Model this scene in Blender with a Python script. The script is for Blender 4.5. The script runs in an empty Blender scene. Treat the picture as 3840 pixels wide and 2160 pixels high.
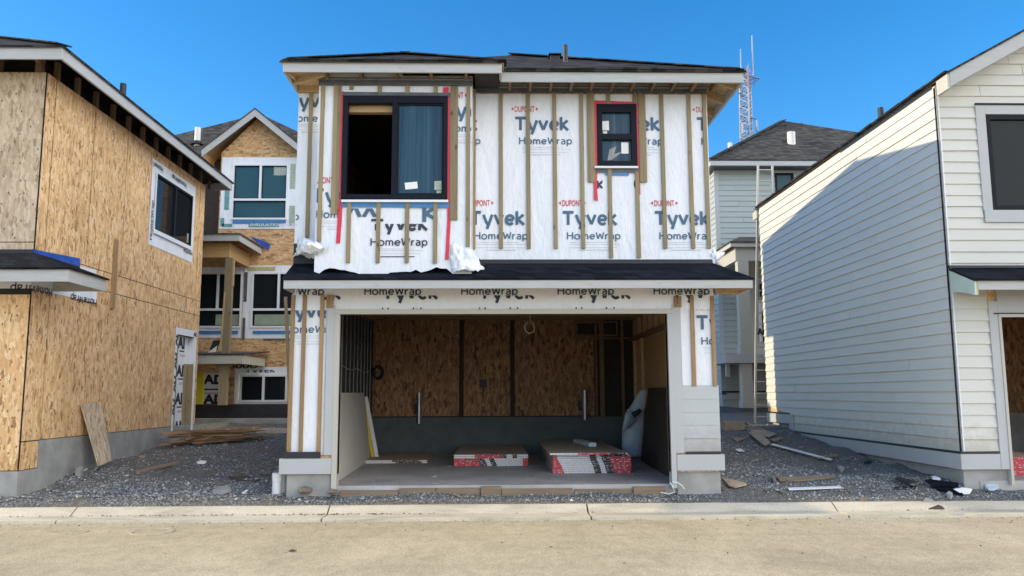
import bpy, bmesh, math, random
import numpy as np
from mathutils import Vector, Matrix
from math import radians, sin, cos, pi, sqrt

random.seed(7)
SC = bpy.context.scene
COL = SC.collection

# ------------------------------------------------------------------ camera
FPX, CXP, CYP = 3047.0, 1920.0, 1080.0
PITCH, YAW, ROLL, EYE = radians(7.414), radians(1.204), radians(-0.225), 1.65
FW = Vector((sin(YAW) * cos(PITCH), cos(YAW) * cos(PITCH), sin(PITCH)))
_r0 = Vector((cos(YAW), -sin(YAW), 0)); _u0 = _r0.cross(FW)
RT = _r0 * cos(ROLL) + _u0 * sin(ROLL); UP = _u0 * cos(ROLL) - _r0 * sin(ROLL)
CAM0 = Vector((0, 0, EYE))
cd = bpy.data.cameras.new("camera"); cam = bpy.data.objects.new("camera", cd); COL.objects.link(cam)
cd.sensor_width = 36.0; cd.lens = 36.0 * FPX / 3840.0; cd.clip_start = 0.05; cd.clip_end = 2000
cam.matrix_world = Matrix(((RT.x, UP.x, -FW.x, 0), (RT.y, UP.y, -FW.y, 0), (RT.z, UP.z, -FW.z, EYE), (0, 0, 0, 1)))
SC.camera = cam

# ------------------------------------------------------------------ light
SUN_EL, SUN_BACK = radians(18.0), radians(0.2)          # low sun from the left, a hair behind the facades
sun_dir = Vector((-cos(SUN_EL) * cos(SUN_BACK), cos(SUN_EL) * sin(SUN_BACK), sin(SUN_EL)))
sl = bpy.data.lights.new("sun", 'SUN'); sun = bpy.data.objects.new("sun", sl); COL.objects.link(sun)
sl.energy = 2.45; sl.angle = radians(0.53); sl.color = (1.0, 0.84, 0.58)
sun.rotation_euler = (-sun_dir).to_track_quat('-Z', 'Y').to_euler()
SKY_FILL = (12.3, 12.4, 12.6, 1)  # brightness of the fill added to the unseen part of the sky
W = bpy.data.worlds.new("World"); SC.world = W; W.use_nodes = True
nt = W.node_tree
sky = nt.nodes.new('ShaderNodeTexSky'); sky.sky_type = 'NISHITA'; sky.sun_disc = False
sky.sun_elevation = SUN_EL; sky.sun_rotation = math.atan2(sun_dir.x, sun_dir.y)
sky.air_density = 1.0; sky.dust_density = 0.3; sky.ozone_density = 4.0
bg = nt.nodes['Background']; bg.inputs['Strength'].default_value = 0.115
# bright fill lobe added to the sky behind the camera to lift shaded fronts; overhead and ahead the sky is clear
def wn(ty, **kw):
    n = nt.nodes.new('ShaderNode' + ty)
    for k, v in kw.items():
        if k.startswith('i_'):
            key = int(k[2:])
            if isinstance(v, bpy.types.NodeSocket): nt.links.new(v, n.inputs[key])
            else: n.inputs[key].default_value = v
        else: setattr(n, k, v)
    return n
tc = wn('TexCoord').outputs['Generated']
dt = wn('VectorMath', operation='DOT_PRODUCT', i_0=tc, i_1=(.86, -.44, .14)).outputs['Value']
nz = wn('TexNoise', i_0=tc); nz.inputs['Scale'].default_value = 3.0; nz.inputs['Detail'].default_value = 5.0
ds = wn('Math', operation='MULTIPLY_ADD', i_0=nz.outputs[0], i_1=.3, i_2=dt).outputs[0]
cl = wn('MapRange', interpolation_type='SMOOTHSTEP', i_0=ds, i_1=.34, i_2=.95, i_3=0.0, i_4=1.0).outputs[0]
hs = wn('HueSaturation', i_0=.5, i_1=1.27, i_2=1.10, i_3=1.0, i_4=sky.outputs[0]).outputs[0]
mx = wn('Mix', data_type='RGBA', blend_type='MIX'); nt.links.new(cl, mx.inputs[0]); nt.links.new(hs, mx.inputs[6]); mx.inputs[7].default_value = SKY_FILL
# second warm fill lobe added low at left to lift the shaded right wall
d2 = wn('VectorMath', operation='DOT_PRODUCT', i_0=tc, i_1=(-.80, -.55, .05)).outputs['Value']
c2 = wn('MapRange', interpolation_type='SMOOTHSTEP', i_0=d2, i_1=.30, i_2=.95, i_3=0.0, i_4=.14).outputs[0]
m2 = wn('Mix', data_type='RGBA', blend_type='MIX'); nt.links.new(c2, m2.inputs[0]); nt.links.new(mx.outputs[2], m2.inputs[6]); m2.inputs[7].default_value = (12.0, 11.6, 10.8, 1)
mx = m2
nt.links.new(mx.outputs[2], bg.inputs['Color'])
SC.view_settings.view_transform = 'Standard'; SC.view_settings.look = 'None'
SC.view_settings.exposure = 1.1; SC.view_settings.gamma = 1.0
try: SC.view_settings.use_curve_mapping = False
except Exception: pass
SC.cycles.max_bounces = 8; SC.cycles.diffuse_bounces = 5

# measured picture frames: origin and scale of the crops the dimensions were read from
FR = {'n': (0, 0, 1), 'D': (0, 0, .670833), '1': (0, 100, 1.61), '2': (0, 900, 1.449), '3': (1050, 150, 1.61), '4': (1750, 150, 1.61),
      '5': (2640, 100, 1.61), '6': (2640, 950, 1.449), '7': (1020, 1000, 1.61), '8': (1850, 1000, 1.61), 'a': (640, 400, 2.416),
      'b': (640, 980, 2.07), 'c': (2640, 450, 2.416), 'd': (2640, 900, 1.9325), 'e': (0, 1650, 1.9815), 'f': (1280, 1650, 2.0125),
      'g': (2540, 1550, 1.9815), 'h': (3440, 900, 1.449), 'k': (0, 880, 4.83), 'w': (540, 580, 3.45), 't': (2560, 100, 2.8975),
      'q': (640, 1200, 3.292)}

def P(f, x, y, Y=None, X=None, Z=None):
    ox, oy, s = FR[f]
    px, py = ox + x / s, oy + y / s
    d = FW + RT * ((px - CXP) / FPX) - UP * ((py - CYP) / FPX)
    k = Y / d.y if Y is not None else X / d.x if X is not None else (Z - EYE) / d.z
    return CAM0 + d * k

# ------------------------------------------------------------------ noise for shapes
_tab = np.random.RandomState(3).rand(64, 64)
def vn(x, y):
    x = np.asarray(x, float); y = np.asarray(y, float)
    xi = np.floor(x).astype(int); yi = np.floor(y).astype(int); fx = x - xi; fy = y - yi
    fx = fx * fx * (3 - 2 * fx); fy = fy * fy * (3 - 2 * fy)
    g = lambda a, b: _tab[a % 64, b % 64]
    return (g(xi, yi) * (1 - fx) + g(xi + 1, yi) * fx) * (1 - fy) + (g(xi, yi + 1) * (1 - fx) + g(xi + 1, yi + 1) * fx) * fy - .5

# ------------------------------------------------------------------ materials
class Nd:
    def __init__(s, name):
        s.m = bpy.data.materials.new(name); s.m.use_nodes = True; s.t = s.m.node_tree
        s.b = s.t.nodes['Principled BSDF']; s.b.inputs['Roughness'].default_value = .7
    def n(s, ty, **kw):
        nd = s.t.nodes.new('ShaderNode' + ty)
        for k, v in kw.items():
            if k.startswith('i_'):
                key = k[2:].replace('_', ' ')
                key = int(key) if key.isdigit() else key
                if isinstance(v, bpy.types.NodeSocket): s.t.links.new(v, nd.inputs[key])
                else: nd.inputs[key].default_value = v
            else: setattr(nd, k, v)
        return nd
    def coord(s, scale=(1, 1, 1), rot=(0, 0, 0), uv=False):
        o = s.n('TexCoord').outputs['Object']
        if uv:                      # (x+y, z) of an upright wall
            sp = s.n('SeparateXYZ', i_0=o)
            a = s.n('Math', operation='ADD', i_0=sp.outputs[0], i_1=sp.outputs[1])
            o = s.n('CombineXYZ', i_0=a.outputs[0], i_1=sp.outputs[2]).outputs[0]
        return s.n('Mapping', i_Vector=o, i_Scale=scale, i_Rotation=rot).outputs[0]
    def noise(s, vec, scale, det=4, rough=.6, dist=0):
        return s.n('TexNoise', i_Vector=vec, i_Scale=scale, i_Detail=det, i_Roughness=rough, i_Distortion=dist).outputs[0]
    def ramp(s, fac, stops, interp='LINEAR'):
        r = s.n('ValToRGB', i_0=fac); e = r.color_ramp.elements; r.color_ramp.interpolation = interp
        while len(e) < len(stops): e.new(.5)
        for k, (p, c) in enumerate(stops):
            e[k].position = p; e[k].color = (*c, 1) if len(c) == 3 else c
        return r.outputs[0]
    def mix(s, fac, a, b, mode='MIX'):
        x = s.n('Mix', data_type='RGBA', blend_type=mode)
        for k, v in ((0, fac), (6, a), (7, b)):
            if isinstance(v, bpy.types.NodeSocket): s.t.links.new(v, x.inputs[k])
            else: x.inputs[k].default_value = v if k == 0 else (*v, 1)
        return x.outputs[2]
    def col(s, c):
        if isinstance(c, bpy.types.NodeSocket): s.t.links.new(c, s.b.inputs['Base Color'])
        else: s.b.inputs['Base Color'].default_value = (*c, 1)
    def bump(s, h, dist=.01, st=1.0):
        b = s.n('Bump', i_Height=h, i_Distance=dist, i_Strength=st); s.t.links.new(b.outputs[0], s.b.inputs['Normal'])
    def set(s, **kw):
        for k, v in kw.items(): s.b.inputs[k.replace('_', ' ')].default_value = v
        return s.m

def plain(name, c, rough=.7, var=.12, scale=6, bump=0, **kw):
    n = Nd(name); v = n.coord()
    f = n.noise(v, scale, 5)
    lo = tuple(x * (1 - var) for x in c); hi = tuple(min(1, x * (1 + var)) for x in c)
    n.col(n.ramp(f, [(.3, lo), (.7, hi)]))
    if bump: n.bump(n.noise(v, scale * 8, 3), bump)
    return n.set(Roughness=rough, **kw)

def wood(name, lo, hi, axis='z', rough=.75, knots=True):
    n = Nd(name)
    sc = {'z': (30, 30, 1.6), 'x': (1.6, 30, 30), 'y': (30, 1.6, 30)}[axis]
    oi = n.n('ObjectInfo').outputs['Random']
    v = n.n('VectorMath', operation='ADD', i_0=n.coord(sc), i_1=oi).outputs[0]
    c = n.ramp(n.noise(v, 1.0, 5, .65, .6), [(.25, lo), (.75, hi)])
    if knots:
        vo = n.n('TexVoronoi', i_Vector=n.coord(tuple(x if x > 2 else x * 1.6 for x in (6, 6, 2.5))), i_Scale=1.0, i_Randomness=1.0)
        c = n.mix(n.ramp(vo.outputs['Distance'], [(.05, (1, 1, 1)), (.13, (0, 0, 0))]), c, tuple(x * .35 for x in lo))
    b = n.n('HueSaturation', i_Color=c, i_Value=n.n('MapRange', i_0=oi, i_3=.8, i_4=1.15).outputs[0]).outputs[0]
    n.col(b); n.bump(n.noise(v, 1.0, 3), .002)
    return n.set(Roughness=rough)

def osb(name, base, dark, pale, flakes=1.0, up=True):
    n = Nd(name)
    sc = (26 * flakes, 7.5 * flakes, 1) if up else (8 * flakes, 22 * flakes, 1)
    layers = []
    for k, (rot, off) in enumerate(((0.35, 0), (-.4, 3.3), (.05, 9.1))):
        v0 = n.coord((1, 1, 1), uv=True)
        wob = n.n('TexNoise', i_Vector=v0, i_Scale=9.0 + k, i_Detail=2.0).outputs[1]
        v1 = n.n('VectorMath', operation='MULTIPLY_ADD', i_0=wob, i_1=(.09, .09, 0), i_2=v0).outputs[0]
        v = n.n('Mapping', i_Vector=v1, i_Rotation=(0, 0, rot), i_Scale=sc, i_Location=(off, off, 0)).outputs[0]
        layers.append(n.n('TexVoronoi', voronoi_dimensions='2D', i_Vector=v, i_Scale=1.0 + .25 * k, i_Randomness=1.0))
    sep = n.n('SeparateColor', i_0=layers[0].outputs['Color']).outputs
    sep2 = n.n('SeparateColor', i_0=layers[1].outputs['Color']).outputs
    sep3 = n.n('SeparateColor', i_0=layers[2].outputs['Color']).outputs
    a = n.ramp(sep[0], [(0, dark), (.08, dark), (.24, base), (.6, base), (1, pale)])
    b = n.ramp(sep2[0], [(0, dark), (.07, tuple(.5 * (p + q) for p, q in zip(base, dark))), (.5, base), (.85, pale), (1, pale)])
    sel = n.ramp(sep3[1], [(.45, (0, 0, 0)), (.5, (1, 1, 1))])
    c = n.mix(sel, a, b)
    big = n.noise(n.coord((1, 1, 1)), 1.3, 3)
    c = n.mix(.6, c, n.ramp(big, [(.3, (.72, .70, .68)), (.7, (1.0, 1.0, 1.0))]), 'MULTIPLY')
    sp = n.n('TexVoronoi', voronoi_dimensions='2D', i_Vector=n.coord((5, 3.2, 1), uv=True), i_Scale=1.0)
    c = n.mix(n.ramp(sp.outputs['Distance'], [(.03, (1, 1, 1)), (.075, (0, 0, 0))]), c, tuple(x * .3 for x in dark))
    n.col(c); n.bump(sep3[0], .0025, .6)
    return n.set(Roughness=.75)

def shingle(name, c0, c1, c2):
    c0, c1, c2 = (tuple(q * .8 for q in c) for c in (c0, c1, c2))
    n = Nd(name)
    o = n.n('TexCoord').outputs['Object']; sp = n.n('SeparateXYZ', i_0=o)
    u = n.n('Math', operation='ADD', i_0=sp.outputs[0], i_1=sp.outputs[1]).outputs[0]
    w = n.n('Math', operation='MULTIPLY', i_0=sp.outputs[2], i_1=2.236).outputs[0]
    v = n.n('CombineXYZ', i_0=u, i_1=w).outputs[0]
    br = n.n('TexBrick', i_Vector=v, i_Scale=1.0, i_Color1=(0, 0, 0, 1), i_Color2=(1, 1, 1, 1), i_Mortar=(.5, .5, .5, 1))
    br.inputs['Mortar Size'].default_value = .004; br.inputs['Brick Width'].default_value = .21; br.inputs['Row Height'].default_value = .14
    br.offset = .37; br.inputs['Bias'].default_value = 0
    c = n.ramp(br.outputs['Color'], [(0, c0), (.4, c1), (1, c2)])
    c = n.mix(n.n('Math', operation='MULTIPLY', i_0=br.outputs['Fac'], i_1=.8).outputs[0], c, tuple(x * .3 for x in c0))
    g = n.noise(n.coord((1, 1, 1)), 260, 2)
    c = n.mix(.7, c, n.ramp(g, [(.3, (.55, .55, .55)), (.7, (1.3, 1.3, 1.3))]), 'MULTIPLY')
    n.col(c)
    h = n.n('Math', operation='SUBTRACT', i_0=br.outputs['Color'], i_1=br.outputs['Fac']).outputs[0]
    n.bump(h, .006)
    return n.set(Roughness=.95, Specular_IOR_Level=.1)

M = {}
def mk_wrap():
    n = Nd('house wrap'); v = n.coord((1, 1, .45))
    f = n.noise(v, 5, 5, .6, 1.5); g = n.noise(n.coord((3, 3, 1)), 2.0, 4, .6, 2.5)
    n.col(n.ramp(g, [(.2, (.69, .72, .77)), (.7, (.76, .785, .825))]))
    h = n.n('Math', operation='ADD', i_0=f, i_1=g).outputs[0]
    fold = n.noise(n.coord((1.6, 1.6, .55), (.0, .5, .3)), 1.8, 3, .45, 1.2)
    h = n.n('Math', operation='MULTIPLY_ADD', i_0=fold, i_1=3.0, i_2=h).outputs[0]
    n.bump(h, .013, .8)
    return n.set(Roughness=.42, Specular_IOR_Level=.4)
M['wrap'] = mk_wrap()
M['ink_blue'] = plain('slate blue print', (.055, .12, .20), .6, .1)
M['ink_navy'] = plain('navy print', (.022, .032, .06), .6, .1)
M['ink_red'] = plain('red print', (.55, .05, .06), .6, .1)
M['ink_grey'] = plain('faint grey print', (.52, .54, .58), .6, .05)
M['ink_black'] = plain('black print', (.012, .012, .014), .6, .1)
M['osb'] = osb('strand board', (.71, .44, .205), (.38, .20, .08), (.84, .60, .35), .9)
M['osb_flat'] = osb('strand board across', (.60, .36, .165), (.33, .175, .07), (.72, .48, .26), .85, up=False)
M['osb_grey'] = osb('weathered strand board', (.53, .405, .275), (.33, .235, .15), (.64, .52, .375), .85)
M['osb_shaded'] = osb('shaded strand board', (.30, .15, .07), (.11, .05, .022), (.46, .265, .135), .8)  # strand board copy, garage shade put into its darker colour
M['batten'] = wood('treated furring wood', (.19, .145, .075), (.31, .25, .145))
M['batten_warm'] = wood('warm furring wood', (.24, .14, .065), (.38, .25, .13))
M['stud'] = wood('framing lumber', (.40, .27, .14), (.56, .40, .22))
M['stud_x'] = wood('framing lumber along x', (.40, .27, .14), (.56, .40, .22), 'x')
M['stud_dark'] = wood('dark framing lumber', (.17, .10, .055), (.27, .165, .09))  # darker brown version of the framing lumber
M['beam'] = wood('glued beam', (.50, .30, .11), (.62, .40, .17), 'x', knots=False)
M['lath'] = wood('weathered lath', (.19, .11, .055), (.38, .245, .135), 'x')
M['old_wood'] = wood('old grey brown wood', (.15, .105, .068), (.29, .215, .145), 'x')
M['brown_rock'] = plain('brown rock', (.15, .125, .10), .9, .3, 12, .01)
M['ply'] = wood('plywood panel', (.34, .20, .095), (.46, .29, .15), 'z')
M['fascia'] = plain('primed fascia', (.60, .605, .59), .6, .05, 3, .001)
def mk_fascia():
    n = Nd('primed fascia with knots'); v = n.coord((1, 1, 6))
    c = n.ramp(n.noise(v, 3, 4), [(.3, (.37, .38, .375)), (.7, (.43, .44, .435))])
    vo = n.n('TexVoronoi', i_Vector=n.coord((3.2, 1.5, 9)), i_Scale=1.0)
    c = n.mix(n.ramp(vo.outputs['Distance'], [(.04, (.6, .6, .6)), (.14, (0, 0, 0))]), c, (.30, .28, .26))
    n.col(c); return n.set(Roughness=.6)
M['fascia'] = mk_fascia()
M['trim'] = plain('painted trim', (.42, .435, .44), .55, .03, 2)
M['trim_warm'] = plain('cream trim', (.46, .44, .385), .55, .03, 2)
M['mint'] = plain('pale green primer', (.48, .58, .50), .6, .05)
def mk_siding(name, c, var=.04):
    n = Nd(name); isl = n.n('NewGeometry').outputs['Random Per Island']; f = n.noise(n.coord((.6, .6, 4)), 2, 4)
    s = n.n('Math', operation='MULTIPLY_ADD', i_0=isl, i_1=.4, i_2=f).outputs[0]
    c_ = n.ramp(s, [(.3, tuple(x * (1 - var) for x in c)), (1.0, tuple(x * (1 + var) for x in c))])
    z = n.n('SeparateXYZ', i_0=n.n('NewGeometry').outputs['Position']).outputs[2]      # mud splashed up from the ground
    sp = n.noise(n.coord((1, 1, 1)), 7, 5); m_ = n.n('Math', operation='MULTIPLY_ADD', i_0=sp, i_1=-.9, i_2=z).outputs[0]
    n.col(n.mix(n.ramp(m_, [(.35, (.55, .55, .55)), (.75, (0, 0, 0))]), c_, tuple(q * w for q, w in zip(c, (.62, .56, .48)))))
    n.bump(n.noise(n.coord((2, 2, 30)), 6, 3), .0012)
    return n.set(Roughness=.55)
M['siding'] = mk_siding('cream lap siding', (.575, .57, .52))
M['siding_far'] = mk_siding('sage lap siding', (.37, .415, .40))
M['siding_panel'] = mk_siding('pale primed siding', (.43, .45, .455))
M['shingle'] = shingle('charcoal shingles', (.018, .019, .021), (.036, .037, .040), (.075, .073, .072))
M['shingle_blue'] = shingle('blue black shingles', (.005, .007, .012), (.009, .012, .020), (.018, .023, .034))
M['shingle_far'] = shingle('grey shingles', (.045, .044, .044), (.075, .073, .072), (.125, .118, .112))
M['black'] = plain('black membrane', (.016, .017, .022), .55, .3, 9, .003)
M['frame'] = plain('black window frame', (.008, .010, .017), .5, .1, Specular_IOR_Level=.12)
M['frame_white'] = plain('white vinyl frame', (.72, .74, .77), .4, .03)
M['concrete'] = plain('foundation concrete', (.30, .30, .285), .9, .22, 3, .004)
M['slab'] = plain('garage slab', (.37, .36, .35), .6, .25, 1.4, .001)
M['steel'] = plain('galvanised steel', (.45, .47, .50), .35, .15, 5, 0, Metallic=.8)
M['red_tape'] = plain('red flashing tape', (.60, .025, .055), .45, .15, 20)
M['blue_tape'] = plain('blue tape', (.05, .19, .42), .5, .12)
M['teal_tape'] = plain('teal green tape', (.13, .30, .30), .5, .25, 14)
M['green_tape'] = plain('grey green tape', (.33, .38, .31), .5, .35, 25)
M['grey_tape'] = plain('dark grey tape', (.085, .09, .10), .5, .3, 8)
M['paper'] = plain('white paper', (.78, .78, .76), .7, .06, 20)
M['gyp'] = plain('gypsum paper', (.42, .33, .25), .85, .08, 3)
M['gyp_face'] = plain('grey gypsum face', (.52, .48, .425), .85, .05, 3)
M['tape_red'] = plain('board end red', (.58, .03, .06), .6, .15, 30)
M['tape_white'] = plain('board end white', (.70, .69, .69), .6, .18, 40)
M['tape_black'] = plain('board end black', (.02, .02, .025), .6, .1)
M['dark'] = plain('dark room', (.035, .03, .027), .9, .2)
M['dark_board'] = plain('dark brown board', (.05, .036, .028), .8, .25, 2)
M['hole'] = plain('dark roof space', (.03, .024, .02), .9, .2)  # near-black holds the shade of roof spaces; also backs open joints
M['tarp'] = plain('blue membrane', (.010, .075, .42), .45, .35, 10, .01)
M['foil'] = plain('silver foil scrap', (.55, .66, .78), .25, .2, 8, 0, Metallic=.3)
M['cardboard'] = plain('cardboard', (.37, .28, .19), .85, .2, 5)
M['white_pvc'] = plain('white plastic pipe', (.72, .74, .74), .4, .05)
M['galv_white'] = plain('pale metal vent pipe', (.62, .62, .60), .4, .08)
M['form_wood'] = wood('muddy form boards', (.13, .095, .06), (.27, .20, .13), 'x')
M['alu'] = plain('aluminium ladder', (.62, .58, .49), .4, .08, 4)
M['concrete_dark'] = plain('dark blue grey concrete', (.10, .12, .128), .9, .2, 2, .003)  # dark bluish grey, used on the garage stem wall
M['strip_grey'] = plain('grey metal strip', (.26, .26, .26), .5, .2)
M['yellow'] = plain('yellow sheet', (.72, .56, .03), .6, .06)
M['bag'] = plain('white woven plastic bag', (.55, .60, .68), .5, .15, 5, .01)
M['tower_red'] = plain('tower red paint', (.33, .17, .17), .5, .15)
M['tower_white'] = plain('tower white paint', (.30, .33, .40), .5, .1)
M['tower_dark'] = plain('antenna mount steel', (.13, .14, .17), .5, .2)
M['rope'] = plain('pale cable', (.50, .40, .31), .7, .1)
M['rust'] = plain('old dark stick', (.06, .045, .035), .8, .2)
M['lime'] = plain('yellow green weed', (.35, .38, .03), .7, .2)
def glass(name, c, rough=.03, tr=0.0):
    n = Nd(name); n.col(c); return n.set(Roughness=rough, IOR=1.5, Specular_IOR_Level=.14)
def mk_glass():
    n = Nd('window glass'); v = n.coord((14, 14, .35))
    f = n.noise(v, 1.0, 5, .6, .6)
    n.col(n.ramp(f, [(.35, (.020, .052, .085)), (.60, (.038, .085, .13)), (.80, (.12, .19, .25))]))
    return n.set(Roughness=.06, Specular_IOR_Level=.14)
M['glass_streaked'] = mk_glass()  # blue pane colour with paler upright streaks
M['glass'] = glass('dark window glass', (.012, .016, .020))
M['glass_teal'] = glass('teal window glass', (.035, .095, .12), .08)
M['film'] = plain('frosted green film', (.27, .33, .25), .4, .12, 6)
def mk_road():
    n = Nd('dusty asphalt'); v = n.coord()
    big = n.noise(n.coord((.8, .55, 1)), .8, 5, .6, .8); fine = n.noise(v, 55, 3, .7); mid = n.noise(n.coord((1.5, .8, 1)), 5, 4, .65)
    c = n.ramp(big, [(.28, (.355, .30, .205)), (.46, (.435, .37, .255)), (.56, (.46, .39, .27)), (.72, (.53, .455, .325))])
    c = n.mix(.55, c, n.ramp(mid, [(.25, (.66, .65, .63)), (.75, (1.2, 1.19, 1.17))]), 'MULTIPLY')
    c = n.mix(.85, c, n.ramp(fine, [(.25, (.36, .36, .36)), (.5, (.98, .98, .98)), (.75, (1.5, 1.48, 1.45))]), 'MULTIPLY')
    tr = n.noise(n.coord((.045, 1.5, 1)), 1.6, 3, .5, .5)                       # long wheel tracks
    c = n.mix(.9, c, n.ramp(tr, [(.36, (.95, .945, .94)), (.5, (1, 1, 1)), (.64, (1.03, 1.03, 1.03))]), 'MULTIPLY')
    vo = n.n('TexVoronoi', i_Vector=v, i_Scale=2.3)
    c = n.mix(n.ramp(vo.outputs['Distance'], [(.022, (1, 1, 1)), (.05, (0, 0, 0))]), c, (.12, .10, .08))
    n.col(c); n.bump(n.n('Math', operation='ADD', i_0=fine, i_1=mid).outputs[0], .006, .7)
    return n.set(Roughness=.95)
M['road'] = mk_road()
def mk_kerb():
    n = Nd('kerb concrete'); v = n.coord()
    c = n.ramp(n.noise(n.coord((.5, 2, 2)), 1.6, 5, .65, .6), [(.30, (.40, .355, .27)), (.5, (.56, .505, .395)), (.72, (.64, .58, .465))])
    c = n.mix(.6, c, n.ramp(n.noise(v, 45, 3), [(.3, (.72, .72, .72)), (.7, (1.1, 1.1, 1.1))]), 'MULTIPLY')
    n.col(c); n.bump(n.noise(v, 60, 3), .003)
    return n.set(Roughness=.9)
M['kerb'] = mk_kerb()
def mk_dirt():
    n = Nd('gravel ground'); v = n.coord()
    vo = n.n('TexVoronoi', i_Vector=v, i_Scale=38.0); sp = n.n('SeparateColor', i_0=vo.outputs['Color']).outputs
    c = n.ramp(sp[0], [(0, (.10, .107, .112)), (.6, (.21, .222, .228)), (1, (.34, .35, .35))])
    e = n.ramp(vo.outputs['Distance'], [(.25, (1, 1, 1)), (.7, (.35, .35, .35))])
    c = n.mix(1.0, c, e, 'MULTIPLY')
    d = n.ramp(n.noise(v, .9, 5, .65), [(.42, (0, 0, 0)), (.60, (.85, .85, .85))])
    c = n.mix(d, c, n.ramp(n.noise(v, 14, 4), [(.3, (.095, .085, .072)), (.7, (.19, .17, .145))]))
    n.col(c)
    h = n.n('Math', operation='MULTIPLY', i_0=vo.outputs['Distance'], i_1=-1.0).outputs[0]
    n.bump(h, .02)
    return n.set(Roughness=.95)
M['dirt'] = mk_dirt()
def mk_stone():
    n = Nd('crushed stone'); r = n.n('NewGeometry').outputs['Random Per Island']
    n.col(n.ramp(r, [(0, (.11, .115, .116)), (.45, (.225, .234, .236)), (.8, (.32, .332, .336)), (.95, (.43, .425, .41)), (1, (.58, .56, .52))]))
    return n.set(Roughness=.9)
M['stone'] = mk_stone()
def mk_grit():
    n = Nd('road grit'); r = n.n('NewGeometry').outputs['Random Per Island']
    n.col(n.ramp(r, [(0, (.06, .05, .04)), (.5, (.17, .14, .11)), (.85, (.40, .34, .26)), (1, (.6, .55, .47))]))
    return n.set(Roughness=.9)
M['grit'] = mk_grit()
def mk_chip():
    n = Nd('scrap chips'); r = n.n('NewGeometry').outputs['Random Per Island']
    n.col(n.ramp(r, [(0, (.05, .04, .035)), (.3, (.20, .14, .085)), (.6, (.36, .26, .155)), (.8, (.42, .43, .44)), (1, (.72, .74, .75))]))
    return n.set(Roughness=.85)
M['chip'] = mk_chip()

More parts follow.
